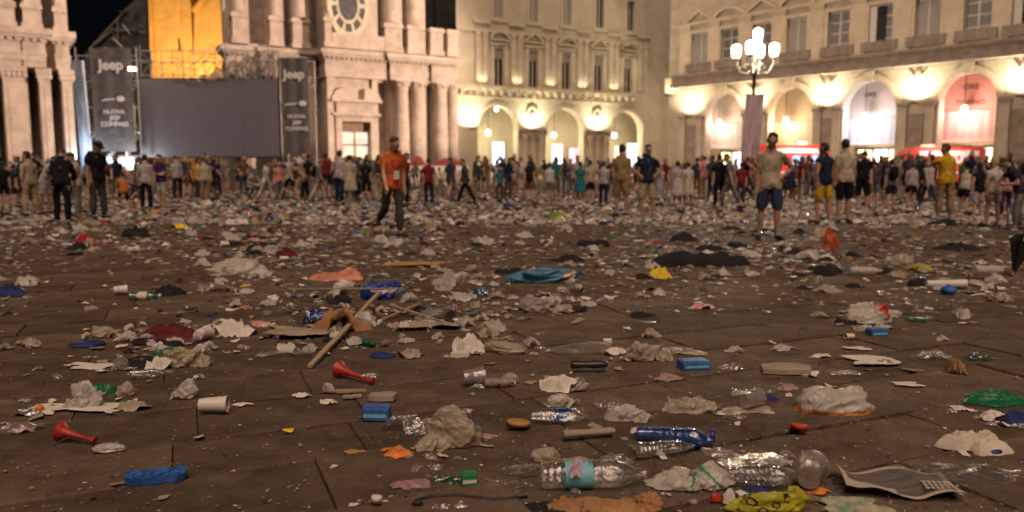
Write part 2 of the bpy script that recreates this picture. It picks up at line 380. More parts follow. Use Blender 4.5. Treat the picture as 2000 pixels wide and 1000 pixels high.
# the left part lies back, the bay with the door and the paired columns stands two metres forward; deep niches between the columns
N0 = 2.2; dx0, dx1 = XC(668, N0), XC(724, N0); dz = FC.Z(695, 238, N0)
def niches(lst, n): return [(XC(a, n), XC(b_, n), za, zb) for a, b_, za, zb in lst]
h1 = niches([(500, 527, .8, 9.0), (562, 598, .8, 9.0), (497, 532, 11.9, 23.5), (563, 578, 11.9, 23.5), (613, 632, 11.9, 23.5)], 0)
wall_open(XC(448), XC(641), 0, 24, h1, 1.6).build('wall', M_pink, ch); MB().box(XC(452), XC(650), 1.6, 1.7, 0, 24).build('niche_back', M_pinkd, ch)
h2 = niches([(741, 767, .8, 9.0), (834, 848, .8, 9.0)], N0) + [(dx0, dx1, 0, dz)]
wall_open(XC(641, N0), XC(893, N0), 0, 11.7, h2, 1.9, -N0).build('projecting_bay', M_pink, ch)
h3 = niches([(743, 756, 11.9, 23.5), (790, 800, 11.9, 23.5)], N0)
wall_open(XC(641, N0), XC(834, N0), 11.7, 24, h3, 1.6, -N0).build('upper_bay', M_pink, ch)
MB().add([(XC(641, N0), -N0, 0), (XC(641, N0), -N0, 24), (XC(641, N0), .4, 24), (XC(641, N0), .4, 0)], [(0, 1, 2, 3)]).build('bay_flank', M_pink, ch)
MB().add([(XC(834, N0), -N0, 11.7), (XC(834, N0), -N0, 24), (XC(834, N0), .4, 24), (XC(834, N0), .4, 11.7)], [(0, 1, 2, 3)]).build('bay_flank', M_pink, ch)
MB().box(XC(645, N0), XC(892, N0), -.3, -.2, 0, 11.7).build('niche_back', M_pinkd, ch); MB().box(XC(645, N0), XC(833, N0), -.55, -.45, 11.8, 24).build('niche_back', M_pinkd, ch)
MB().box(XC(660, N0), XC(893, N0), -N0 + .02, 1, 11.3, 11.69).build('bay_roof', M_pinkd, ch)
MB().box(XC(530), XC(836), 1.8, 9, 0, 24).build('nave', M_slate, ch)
for a, b_, n in ((450, 500, .5), (520, 622, .8), (641, 760, N0 + .5), (766, 838, N0 + .9), (846, 893, N0 + .7)):
    entablature(ch, XC(a, n), XC(b_, n), -n, M_pink)
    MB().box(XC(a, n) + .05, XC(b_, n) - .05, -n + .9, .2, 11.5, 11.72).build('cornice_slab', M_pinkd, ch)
for px, r in ((478, .62), (543, .62), (613, .42), (786, .72), (818, .72), (862, .70), (885, .55)):
    n = .8 if px < 640 else N0 + .4; column(ch, XC(px, n), r, 1.0, 9.2, -n, M_pink)
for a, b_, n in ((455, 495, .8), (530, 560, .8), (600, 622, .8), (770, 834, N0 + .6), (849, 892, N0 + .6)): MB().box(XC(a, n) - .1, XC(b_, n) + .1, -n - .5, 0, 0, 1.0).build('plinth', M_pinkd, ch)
MB().box(XC(643, N0 + .4), XC(655, N0 + .4), -N0 - .4, -N0 + .01, 0, 9.2).build('pilaster', M_pink, ch); MB().box(XC(730, N0 + .3), XC(740, N0 + .3), -N0 - .3, -N0 + .01, 0, 9.2).build('pilaster', M_pink, ch)
# doorway
dw = MB(); yb = -N0; dw.box(dx0 - .55, dx0, yb - .35, yb + .1, 0, dz + .5); dw.box(dx1, dx1 + .55, yb - .35, yb + .1, 0, dz + .5); dw.box(dx0, dx1, yb - .35, yb + .1, dz, dz + .5)
dw.box(dx0 - .9, dx1 + .9, yb - .6, yb + .1, dz + .5, dz + .75); dw.box(dx0 - .5, dx1 + .5, yb - .4, yb + .1, dz + .75, dz + 1.7)
dw.box(dx0 - 1.0, dx1 + 1.0, yb - .75, yb + .1, dz + 1.7, dz + 1.95)
dwo = dw.build('door_surround', M_pink, ch)
for sgn in (-1, 1):
    xc = (dx0 + dx1) / 2; b = MB(); pts = [(xc + sgn * 2.3, dz + 1.97), (xc + sgn * .7, dz + 1.97), (xc + sgn * .75, dz + 2.9), (xc + sgn * 1.2, dz + 3.0), (xc + sgn * 2.0, dz + 2.6)]
    b.prism(pts if sgn < 0 else pts[::-1], yb - .6, yb + .05).build('broken_pediment', M_pink, dwo)
dr = MB().box(dx0, dx1, yb + .4, yb + .5, 0, dz).build('church_door', M_door, ch)
xm = (dx0 + dx1) / 2; za, zb, zc = FC.Z(695, 308, N0), FC.Z(695, 283, N0), FC.Z(695, 258, N0)
for (a, b_) in ((dx0 + .12, xm - .1), (xm + .1, dx1 - .12)):
    MB().box(a, b_, yb + .36, yb + .39, zb + .08, zc).build('door_pane', glow('church_door_light', (1, .80, .58), .36, .25, 1.5), dr)
    MB().box(a, b_, yb + .36, yb + .39, za, zb - .08).build('door_pane', MATS['church_door_light'], dr)
# upper order
for a, b_ in ((465, 492), (537, 560), (581, 611), (642, 655), (757, 789), (801, 831)):
    n = .8 if a < 640 else N0 + .5; pedestal(ch, XC(a, n), XC(b_, n), 11.72, 14.3, -n, M_pink)
    x = (XC(a, n) + XC(b_, n)) / 2; w = (XC(b_, n) - XC(a, n)) / 2
    o = MB().lathe([(w * .95, 14.3), (w * 1.0, 14.45), (w * .85, 14.6), (w * .8, 24)], 16, org=(x, -n + .45, 0)).build('upper_column', M_pink, ch, True)
for a, b_ in ((844, 868), (877, 896)): pedestal(ch, XC(a, N0 + .5), XC(b_, N0 + .5), 11.72, 14.25, -N0 - .5, M_pink)
MB().box(XC(655, N0 + .5), XC(756, N0 + .5), -N0 - .55, -N0, 11.72, 13.0).build('podium', M_pink, ch)
pz = MB().box(XC(660, N0 + .3), XC(742, N0 + .3), -N0 - .3, -N0, 13.0, 24).build('window_panel', M_pink, ch)
oc, oz, rx, rz = XC(687, N0 + .35), FC.Z(687, 10, N0 + .35), 1.58, 2.45
def oval(par, name, r0, r1, y0, y1, m, a0=0, a1=2 * math.pi, n=28):
    V = []; n = max(3, int(n * (a1 - a0) / (2 * math.pi)))
    for k in range(n + 1):
        q = a0 + (a1 - a0) * k / n
        for r, y in ((r0, y0 - N0), (r1, y0 - N0), (r1, y1 - N0), (r0, y1 - N0)): V.append((oc + rx * r * math.cos(q), y, oz + rz * r * math.sin(q)))
    F = [(4 * k + j, 4 * k + (j + 1) % 4, 4 * k + 4 + (j + 1) % 4, 4 * k + 4 + j) for k in range(n) for j in range(4)] + [(3, 2, 1, 0), (4 * n, 4 * n + 1, 4 * n + 2, 4 * n + 3)]
    return MB().add(V, F).build(name, m, par)
ow = oval(ch, 'oval_window', .97, 1.22, -.46, -.3, M_trim)
oval(ow, 'inner_ring', .56, .68, -.42, -.3, M_trim)
M_oval = mat('oval_window_glass', (.10, .095, .10), .25, var=.3, scale=3)
oval(ow, 'centre_pane', .02, .56, -.36, -.31, M_oval)
for k in range(10): oval(ow, 'petal_pane', .68, .97, -.36, -.31, M_oval, 2 * math.pi * (k + .14) / 10, 2 * math.pi * (k + .86) / 10)
for k in range(10): oval(ow, 'glazing_bar', .68, .97, -.40, -.31, M_trim, 2 * math.pi * (k - .14) / 10, 2 * math.pi * (k + .14) / 10)
# ------------------------------------------------------------------ the church at the left edge
cl = thing('church', 'pink stone church at the left edge with projecting pilasters and heavy cornice', 'church', FC.o, FC.a)
wall_open(XC(-160), XC(150), 0, 24, niches([(2, 14, .8, 8.6), (66, 84, .8, 8.6), (110, 128, .8, 8.6), (4, 14, 11.6, 23.5), (51, 64, 11.6, 23.5), (101, 123, 11.6, 23.5)], 0), 2.0).build('wall', M_pink, cl)
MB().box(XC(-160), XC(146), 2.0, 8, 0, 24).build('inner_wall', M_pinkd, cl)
for a, b_, n in ((-120, 2, .6), (12, 57, 1.5), (60, 104, 1.35), (123, 150, .7)):
    entablature(cl, XC(a, n), XC(b_, n), -n, M_pink, 8.7, 11.5)
for a, b_, n in ((-60, 2, .55), (18, 60, 1.4), (88, 108, .8), (132, 152, .6)):
    x0, x1 = XC(a, n), XC(b_, n); o = MB().box(x0, x1, -n, 0, .9, 7.7).build('pilaster', M_pink, cl)
    b = MB(); b.box(x0 - .05, x1 + .05, -n - .05, 0, 7.7, 7.85); b.box(x0 + .05, x1 - .05, -n + .02, 0, 7.85, 8.3); b.box(x0 - .18, x1 + .18, -n - .16, 0, 8.3, 8.7)
    for t in (0, .25, .5, .75, 1): b.ell((x0 + (x1 - x0) * t, -n, 8.1), (.22, .16, .26), 8, rings=4)
    b.build('capital', M_pink, o); MB().box(x0 - .15, x1 + .15, -n - .15, 0, 0, .9).build('pilaster_base', M_pinkd, o)
    MB().box(x0 + .3, x1 - .3, -n - .04, -n + .02, 1.6, 7.2).build('raised_panel', M_pink, o)
for a, b_, n in ((-40, 6, .5), (16, 50, 1.1), (65, 100, 1.0), (125, 143, .5)):
    x0, x1 = XC(a, n), XC(b_, n); pedestal(cl, x0, x1, 11.5, 13.4, -n, M_pink); MB().box(x0 + .12, x1 - .12, -n + .1, 0, 13.4, 24).build('upper_pilaster', M_pink, cl)

# ------------------------------------------------------------------ the corner palace in the middle
FM = Facade((-4.35, 78.6), R(27)); XM = lambda px, n=0: FM.X(px, n); ZM = lambda px, py, n=0: FM.Z(px, py, n)
pm = thing('palace', 'cream palace with three uplit arches and medallions beside the church', 'building', FM.o, FM.a)
zc = ZM(975, 172); x0, x1 = XM(893), XM(1306)
ar = [(XM(973), (XM(1012) - XM(934)) / 2, 0), (XM(1103), (XM(1140) - XM(1066)) / 2, 0), (XM(1222), (XM(1255) - XM(1190)) / 2, 0)]
crown = ZM(1103, 212); ar = [(c, h, crown - h) for c, h, _ in ar]
wcs = [975, 1041, 1104, 1166, 1223]; wz0, wz1 = ZM(1104, 176), ZM(1104, 105); uz0, uz1 = ZM(1168, 54), ZM(1168, 5)
holes = [(XM(p) - .55, XM(p) + .55, wz0, wz1) for p in wcs]; holes2 = [(XM(p) - .5, XM(p) + .5, uz0, uz0 + 3.2) for p in (974, 1041, 1105, 1168, 1227)]
wall_open(x0, x1, zc, 26, holes + holes2, .35).build('upper_wall', M_plas, pm)
arch_wall(x0, x1, zc, ar, 1.0).build('arcade_wall', M_plas, pm)
for i, (a, c, e, f) in enumerate(holes):
    xc = (a + c) / 2
    window(pm, a, c, e, f - .9, 'dark', .35, 3); MB().box(a, c, .12, .3, f - .9, f).build('blind_box', M_shut, pm)
    s = MB(); s.box(a - .42, a, -.12, .04, e - .1, f + .35); s.box(c, c + .42, -.12, .04, e - .1, f + .35); s.box(a - .6, c + .6, -.22, .04, f + .35, f + .55); s.build('window_surround', M_trim, pm)
    pediment(pm, xc, 1.12, f + .75, .95, -.05, M_trim, i % 2 == 0)
for i, (a, c, e, f) in enumerate(holes2):
    window(pm, a, c, e, f, 'dark' if i > 2 else 'shut', .35, 2)
    s = MB(); s.box(a - .25, a, -.08, .04, e - .2, f + .2); s.box(c, c + .25, -.08, .04, e - .2, f + .2); s.box(a - .4, c + .4, -.16, .04, e - .42, e - .2); s.build('window_surround', M_trim, pm)
mids = [(XM(p) + XM(q)) / 2 for p, q in zip(wcs, wcs[1:])]; mids = [XM(975) - (mids[0] - XM(975))] + mids + [XM(1223) + (XM(1223) - mids[-1])]
for x in mids:
    for s in (-1, 1):
        xx = x + s * .42; o = MB().box(xx - .24, xx + .24, -.16, .02, zc + .5, wz1 + 1.2).build('pilaster', M_trim, pm); MB().box(xx - .3, xx + .3, -.24, .02, wz1 + 1.2, wz1 + 1.5).build('capital', M_trim, o)
    MB().box(x - .9, x + .9, -.3, .02, wz1 + 2.35, wz1 + 2.55).build('stringcourse', M_trim, pm)
MB().box(x0, x1 - 4.4, -.18, 0, wz1 + 1.52, wz1 + 1.75).build('cornice', M_trim, pm)
b = MB(); b.box(x0, XM(1238), -.75, .1, zc - .1, zc + .18); b.box(x0, XM(1238), -.55, .1, zc - .28, zc - .1); b.build('balcony', M_trim, pm)
nb = 24
for k in range(nb):
    x = x0 + .4 + (XM(1236) - x0 - .6) * k / (nb - 1)
    MB().prism([(x - .14, zc - .28), (x - .14, zc - .75), (x + .14, zc - .75), (x + .14, zc - .28)], -.5, .02).build('bracket', M_trim, pm)
MB().box(x0, XM(1238), -.1, .02, zc - 1.15, zc - .9).build('frieze', M_trim, pm)
for c, h, zs in ar: arch_ring(c, h, zs, .34, -.13, .2).build('archivolt', M_trim, pm); 
for a, b_ in ((0, 1), (1, 2)):
    xl, xr = ar[a][0] + ar[a][1], ar[b_][0] - ar[b_][1]; zs = ar[0][2]
    MB().box(xl - .02, xr + .02, -.28, .02, zs - .55, zs - .05).build('impost_block', M_band, pm)
    for t in (.22, .5, .78): column(pm, xl + (xr - xl) * t, .3, 0, zs - .55, -.0 - .12, M_trim)
    md = MB(); xc = (xl + xr) / 2; zz = zs + 1.55
    md.add(*(lambda n: ([(xc + .62 * math.cos(2 * math.pi * k / n), -.16, zz + .8 * math.sin(2 * math.pi * k / n)) for k in range(n)] + [(xc + .42 * math.cos(2 * math.pi * k / n), -.16, zz + .56 * math.sin(2 * math.pi * k / n)) for k in range(n)] + [(xc + .62 * math.cos(2 * math.pi * k / n), .01, zz + .8 * math.sin(2 * math.pi * k / n)) for k in range(n)],
            [(k, (k + 1) % n, n + (k + 1) % n, n + k) for k in range(n)] + [(k, 2 * n + k, 2 * n + (k + 1) % n, (k + 1) % n) for k in range(n)]))(20))
    mo = md.build('medallion', M_trim, pm)
    MB().ell((xc, -.02, zz), (.38, .16, .5), 10).ell((xc - .05, -.1, zz + .1), (.18, .16, .24), 8).build('relief_head', M_band, mo)
for c, h, zs in ar:
    for s in (-1, 1): pass
UPW = (1., .89, .66)
def uplight(par, x, z, e, col=UPW, out=.75):
    o = MB().box(x - .22, x + .22, -out - .14, -out + .1, z - .16, z).box(x - .05, x + .05, -out, 0, z - .12, z - .04).build('floodlight', M_black, par)
    lamp('SPOT', (x, -out, z + .06), e, col, o, .10, 'floodlight_lamp', R(165), .9, (x, -out + .1, z + 2))
zs = ar[0][2]
for x in ((ar[0][0] + ar[0][1] + ar[1][0] - ar[1][1]) / 2, (ar[1][0] + ar[1][1] + ar[2][0] - ar[2][1]) / 2, XM(917)): uplight(pm, x, zs - .1, 560, UPW, .85)
for x in mids[:-1]: lamp('SPOT', (x, -.62, zc + .3), 28, UPW, pm, .08, 'balcony_lamp', R(140), .8, (x, -.2, zc + 4))
# inside the arcade
for nm, (xa, xb, ya, yb, za, zb), m in (('arcade_back_wall', (x0, x1, 5.0, 5.2, 0, zc), M_plas), ('arcade_ceiling', (x0, x1, 1.0, 5.0, zc - .5, zc - .3), M_plas), ('building_core', (x0, x1, 5.3, 14, 0, 26), M_slate), ('arcade_floor', (x0, x1, -.2, 5.0, -.2, .02), M_slab)):
    MB().box(xa, xb, ya, yb, za, zb).build(nm, m, pm)
for pa, pb, ya, m in ((962, 984, 278, G_cool), (1044, 1056, 275, G_white), (1078, 1098, 282, G_white), (1112, 1136, 290, G_pink), (1144, 1176, 276, G_white), (1200, 1216, 285, G_warm), (1224, 1248, 280, G_white)):
    xa, xb, zt = XM(pa, -4.9), XM(pb, -4.9), ZM(pa, ya, -4.9)
    f = MB(); f.box(xa - .15, xa, 4.86, 5, 0, zt + .15).box(xb, xb + .15, 4.86, 5, 0, zt + .15).box(xa, xb, 4.86, 5, zt, zt + .15); so = f.build('shop_window', M_frame, pm)
    MB().box(xa, xb, 4.93, 4.97, .3, zt).build('lit_pane', m, so); xm_ = (xa + xb) / 2; MB().box(xm_ - .04, xm_ + .04, 4.88, 4.92, .3, zt).box(xa, xm_ - .04, 4.88, 4.92, 1.0, 1.08).box(xm_ + .04, xb, 4.88, 4.92, 1.0, 1.08).build('shop_mullion', M_black, so)
for c, h, zs in ar:
    la = MB().ell((c - .1, 2.2, zs - .35), (.27, .27, .3), 12, rings=8).build('lantern', G_lamp, pm, True); MB().tube([(c - .1, 2.2, zs + .05), (c - .1, 2.2, zc - .5)], .03, 6).build('chain', M_black, la)
    lamp('POINT', (c - .1, 1.9, zs - .9), 190, (1, .84, .56), la, .3, 'lantern_lamp')
MB().ell((ar[0][0] + .1, .6, crown - .3), (.2, .2, .22), 10).build('keystone_lamp', G_lamp, pm, True)
# unlit wall between church and palace, above the church's side
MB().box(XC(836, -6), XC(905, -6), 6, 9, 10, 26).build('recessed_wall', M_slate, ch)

# ------------------------------------------------------------------ the long arcade palace on the right
FR = Facade((35.8, 61.0), math.atan2(-.751, .66)); XR = lambda px, n=0: FR.X(px, n); ZR = lambda px, py, n=0: FR.Z(px, py, n)
pr = thing('palace', 'long palace with glowing arcade and tall windows along the right side', 'building', FR.o, FR.a)
x0, x1 = XR(1303), XR(2000) + 9; zb0 = ZR(1692, 139); zb1 = ZR(1700, 108); crown = ZR(1692, 158)
AC = [1410, 1542, 1692, 1880]; AW = [(1375, 1446), (1496, 1583), (1641, 1744), (1826, 1937)]
arR = [((XR(a) + XR(b_)) / 2, (XR(b_) - XR(a)) / 2) for a, b_ in AW]; step = arR[3][0] - arR[2][0]
arR.append((arR[3][0] + step, arR[3][1])); arR = [(c, h, crown - h) for c, h in arR]
arch_wall(x0, x1, zb0 - .05, arR, 1.1).build('arcade_wall', M_plasR, pr)
WR = [1361, 1418, 1480, 1546, 1626, 1706, 1795, 1890, 1985]
hw = .98; wr0, wr1 = ZR(1626, 108), ZR(1626, 24)
hol = [(XR(p) - hw, XR(p) + hw, wr0, wr1) for p in WR]
uph = [(XR(p) - .8, XR(p) + .8, wr1 + 3.4, wr1 + 6.2) for p in WR]
wall_open(x0, x1, zb1, 26, hol + uph, .4).build('upper_wall', M_plasR, pr)
for i, (a, c, e, f) in enumerate(hol):
    o = window(pr, a, c, e, f, 'panes' if i % 3 else 'shut', .4, 4)
    if i in (5, 8):
        MB().box(a + .7, c - .7, .06, .2, e + .1, f - .1).build('open_gap', M_pane, o)
        MB().prism([(a + .1, e + .1), (a + .65, e + .1), (a + .65, f - .1), (a + .1, f - .1)], -.12, -.06).build('shutter_leaf', M_frame, o)
    s = MB(); s.box(a - .34, a, -.14, .04, e, f + .3); s.box(c, c + .34, -.14, .04, e, f + .3); s.box(a - .34, c + .34, -.16, .04, f + .02, f + .32); s.build('window_surround', M_trimR, pr)
    pediment(pr, (a + c) / 2, 1.75, f + .95, 1.05, -.1, M_trimR, i % 2 == 1)
    MB().box(a - .5, c + .5, -.42, .02, e - .12, e + .7).build('balconette', M_band, pr)
for i, (a, c, e, f) in enumerate(uph): window(pr, a, c, e, f, 'shut', .4, 2)
wm = [(p[0] + p[1]) / 2 for p in hol]; ms = [(a + b_) / 2 for a, b_ in zip(wm, wm[1:])]
for x in ms + [wm[0] - (ms[0] - wm[0])]: 
    o = MB().box(x - .62, x + .62, -.2, .02, zb1 + .1, wr1 + .55).build('pilaster', M_trimR, pr); MB().box(x - .74, x + .74, -.3, .02, wr1 + .55, wr1 + .8).build('capital', M_trimR, o)
MB().box(x0 + .8, x1, -.4, .02, wr1 + .8, wr1 + 1.0).build('cornice', M_trimR, pr)
b = MB(); b.box(x0 + .9, x1, -1.05, .3, zb0, zb0 + .4); b.box(x0 + .9, x1, -.8, .3, zb0 + .4, zb1 - .25); b.box(x0 + .9, x1, -1.0, .3, zb1 - .25, zb1); b.build('balcony_band', M_band, pr)
zsr = arR[0][2]
for c, h, zs in arR: 
    arch_ring(c, h, zs, .5, -.22, .2, 20).build('archivolt', M_trimR, pr); MB().prism([(c - .28, zs + h - .1), (c + .28, zs + h - .1), (c + .4, zs + h + .75), (c - .4, zs + h + .75)], -.4, 0).build('keystone', M_trimR, pr)
edges = [x0 + 1.4] + [v for c, h, zs in arR for v in (c - h, c + h)] + [x1]
for k in range(0, len(edges), 2):
    xl, xr = edges[k], edges[k + 1]
    MB().box(xl + .5, xr - .5, -.16, .02, zsr + 3.2, zsr + 3.5).build('spandrel_band', M_trimR, pr)
    for t in (.18, .82):
        xx = xl + (xr - xl) * t; o = MB().box(xx - .34, xx + .34, -.26, .02, 0, zsr - .3).build('pier', M_plasR, pr); MB().box(xx - .44, xx + .44, -.36, .02, zsr - .3, zsr).build('capital', M_band, o)
    MB().box(xl + (xr - xl) * .32, xl + (xr - xl) * .68, -.1, .02, 1, zsr - .9).build('pier_panel', M_band, pr)
    orn = MB(); xc = (xl + xr) / 2
    if k: orn.ell((xc, -.1, zsr + 2.3), (.3, .16, .42), 8).tube([(xc - .9, -.1, zsr + 2.9), (xc - .4, -.14, zsr + 2.2), (xc, -.1, zsr + 1.8), (xc + .4, -.14, zsr + 2.2), (xc + .9, -.1, zsr + 2.9)], .09, 6).build('stucco_garland', M_plasR, pr)
    uplight(pr, xc, zsr + .02, 760, (1., .88, .62), .95)
# arcade interior, each bay lit in its own colour
for nm, (xa, xb, ya, yb, za, zb), m in (('arcade_back_wall', (x0, x1, 6.0, 6.2, 0, zb0), M_plasR), ('arcade_ceiling', (x0, x1, 1.1, 6.0, zb0 - .5, zb0 - .3), M_plasR), ('building_core', (x0, x1, 6.3, 16, 0, 26), M_slate), ('arcade_floor', (x0, x1, -.2, 6.0, -.2, .02), M_slab)):
    MB().box(xa, xb, ya, yb, za, zb).build(nm, m, pr)
BAYS = [((1, .80, .68), 130, (.55, .45, .36), (.72, .66, .62)), ((1, .76, .48), 150, (.50, .39, .26), (.80, .70, .54)), ((.86, .88, 1), 170, (.52, .42, .36), (.78, .78, .84)), ((1, .66, .56), 170, (.72, .33, .26), (.82, .62, .60)), ((1, .8, .5), 100, (.7, .6, .5), (.7, .6, .5))]
M_blind = []
for i, ((c0, h, zs), (lc, le, bc, dc)) in enumerate(zip(arR, BAYS)):
    px_ = (AC + [2100])[i]; c = c0 + XR(px_, -3.0) - XR(px_)
    mb = mat(f'bay_wall_{i}', bc, .8, var=.06, scale=.6); 
    MB().box(c - h * 1.35, c + h * 1.35, 3.3, 3.42, 3.2, zb0 - .5).build('bay_screen_wall', mb, pr)
    w = MB(); n = 22; zt, zl = zs - .75, 3.3
    for k in range(n + 1):
        x = c - h * 1.2 + 2.4 * h * k / n; y = 2.7 + .09 * math.sin(k * 1.9); w.v += [(x, y, zl), (x, y, zt)]
    w.f = [(2 * k, 2 * k + 2, 2 * k + 3, 2 * k + 1) for k in range(n)]; w.m = [0] * n
    w.build('hanging_drape', plastic(f'bay_drape_{i}', dc, .05, .4, .7, .04), pr, True)
    lamp('POINT', (c + .2, 1.3, zs - 1.0), le, lc, pr, .3, 'bay_lamp'); lamp('POINT', (c, 4.5, 2.6), 110, (1, .78, .5), pr, .3, 'shop_lamp')
    la = MB().ell((c + .2, 1.9, zs - .6), (.24, .24, .28), 12, rings=8).build('lantern', glow(f'bay_lantern_{i}', lc, 3), pr, True); MB().tube([(c + .2, 1.9, zs - .25), (c + .2, 1.9, zb0 - .5)], .03, 6).build('chain', M_black, la)
    for s, mm in ((-.62, G_warm), (.0, G_white), (.62, G_warm)):
        xa = c + s * h; sp_ = MB().box(xa - .7, xa + .7, 5.9, 5.95, .3, 2.9).build('lit_shop_pane', mm, pr)
        MB().box(xa - .78, xa - .70, 5.8, 5.96, 0, 3.1).box(xa + .70, xa + .78, 5.8, 5.96, 0, 3.1).box(xa - .7, xa + .7, 5.8, 5.96, 2.9, 3.1).box(xa - .04, xa + .04, 5.84, 5.89, .3, 2.9).box(xa - .7, xa - .04, 5.84, 5.89, 2.1, 2.18).box(xa + .04, xa + .7, 5.84, 5.89, 2.1, 2.18).build('shop_frame', M_black, sp_)
for (px, py, body, sz, i) in ((1692, 186, 'ORE', .55, 2), (1886, 171, 'ORE', .6, 3), (1886, 201, 'TORINO', .56, 3)):
    me = text_mesh(body, sz, mat('brown_sign_letter', (.16, .08, .06), .7), .02, .006); o = put('sign_lettering', me, pr, (XR(px, -3.28), 3.27, ZR(px, py, -3.28)), (R(90), 0, 0))
# lit notice box on the corner
o = MB().box(x0 - .15, x0 + 1.35, -.5, .1, ZR(1318, 181), ZR(1318, 153)).build('corner_lightbox', M_trimR, pr)
uplight(pr, x0 + .5, ZR(1318, 186), 80, (1., .85, .45), .9)

# masts added out of view; their floodlights light the churches and the right arcade
for lab, (x, y, z), e, aim, sp in (('added unseen mast with two floodlights by the right arcade facing the church', (37, 47, 12), 70000, (-16, 70.5, 11), 33), ('added unseen mast with two narrow floodlights far right facing the left church', (34, 40, 12), 90000, (-43, 58, 10), 20), ('added unseen mast with two floodlights left of the square facing the arcades', (-30, 40, 12), 25000, (26, 71, 14), 42)):
    t = thing('unseen_floodlight_mast', lab, 'floodlight', (x, y, 0)); MB().lathe([(.12, 0), (.1, 1), (.06, z)], 10).build('mast', M_black, t)
    for s_ in (-.3, .3):
        o = MB().box(s_ - .22, s_ + .22, -.08, .1, z - .15, z + .2).build('floodlight', M_black, t); lamp('SPOT', (s_, .25, z), e / 2, (1, .745, .57), o, .25, 'floodlight_lamp', R(sp), .7, (aim[0] - x + s_ * 8, aim[1] - y, aim[2]))
# ================================================================== tower, dark building, screen, scaffolding
tw = thing('bell_tower', 'ochre bell tower lit orange behind the big screen', 'tower', (xat(340, 100, 100), 100, 0), R(8))
k = 100 / FPX
b = MB(); b.box(-3.8, 2.3, 0, 7, 0, 34); b.build('tower_shaft', M_ochre, tw)
MB().box(-3.9, -2.3, -.35, 0, 0, 34).build('corner_pilaster', M_ochre, tw); MB().box(1.2, 2.35, -.3, 0, 0, 34).build('corner_pilaster', M_ochre, tw)
MB().box(-4.1, 2.6, -.6, 0, 24.3, 24.8).build('stringcourse', M_ochre, tw); MB().box(.55, .8, -.05, .1, 16, 17.6).build('slit_window', M_pane, tw); MB().box(.5, .85, -.1, -.02, 17.6, 17.8).build('slit_lintel', M_ochre, tw)
MB().box(2.3, 7.7, -1.2, 6, 0, 15.5).build('side_chapel', M_ochre, tw)
MB().prism([(2.6, 15.5), (8.6, 15.5), (8.6, 27.5), (2.9, 20.6)], -1.0, 4).build('sloping_nave_wall', M_ochre, tw)
MB().tube([(2.8, -1.1, 20.7), (8.6, -1.1, 27.6)], .38, 8).build('roof_edge', M_ochre, tw)
MB().ell((6.9, -1.25, 17.4), (.25, .2, .35), 8).build('niche', M_pane, tw)
for (x, y, z, e) in ((-1.5, -9, 10, 2500), (5.5, -8, 10, 2600)):
    lamp('SPOT', (x, y, z), e, (1, .64, .27), tw, .3, 'tower_floodlight_lamp', R(105), .7, (x * .8 + .4, 0, z + 9))
    MB().box(x - .3, x + .3, y - .3, y + .2, z - .4, z - .1).box(x - .06, x + .06, y - .06, y + .06, 0, z - .4).build('unseen_floodlight_mast', M_black, tw)

Y = 86; P = lambda px, py: (xat(px, py, Y), zat(py, Y))
db = thing('dark_building', 'unlit dark building with sloping roof behind the left scaffold tower', 'building', (xat(225, 200, Y), Y, 0))
o0 = db.location.x; q = lambda px, py: (P(px, py)[0] - o0, P(px, py)[1])
pts = [(q(160, 100)[0], 0), (q(284, 100)[0], 0), q(284, -40), q(262, 0), q(250, 12), q(165, 105)]
MB().prism(pts, 0, .5).build('gable_wall', mat('dark_gable', (.085, .08, .07), .9, var=.25, scale=1.2), db)
for (a, b_, c, d, r) in ((188, 88, 224, 58, .16), (178, 96, 250, 18, .12), (228, 60, 268, 60, .1), (232, 35, 232, 95, .1)):
    A, B = q(a, b_), q(c, d); MB().tube([(A[0], -.2, A[1]), (B[0], -.2, B[1])], r, 6).build('roof_beam', mat('pale_beam', (.22, .2, .16), .7), db)

M_alu = mat('scaffold_tube', (.34, .33, .33), .4, .7, var=.15, scale=8)
M_bann = mat('black_banner_cloth', (.07, .064, .064), .8, var=.25, scale=3)
M_letter = mat('white_banner_print', (.46, .43, .43), .7, var=.05)
M_sheet = mat('pale_blue_sheeting', (.36, .42, .52), .5, var=.35, scale=1.2, dark=(.10, .11, .13), stretch=(2.2, 1, .35))
def scaffold(par, x0, x1, y0, y1, z1, nx, step=2.0):
    xs = [x0 + (x1 - x0) * k / nx for k in range(nx + 1)]
    for y in (y0, y1):
        for x in xs: MB().tube([(x, y, 0), (x, y, z1)], .06, 6).build('upright', M_alu, par)
    z = step
    while z <= z1 + .01:
        for y in (y0, y1): MB().tube([(x0, y, z), (x1, y, z)], .05, 6).build('ledger', M_alu, par)
        z += step
    for i in range(len(xs) - 1):
        zz = 0; f = 0
        while zz + step <= z1 + .01:
            a, c = (xs[i], xs[i + 1]) if f % 2 else (xs[i + 1], xs[i]); MB().tube([(a, y0, zz), (c, y0, zz + step)], .035, 5).build('brace', M_alu, par); zz += step; f += 1
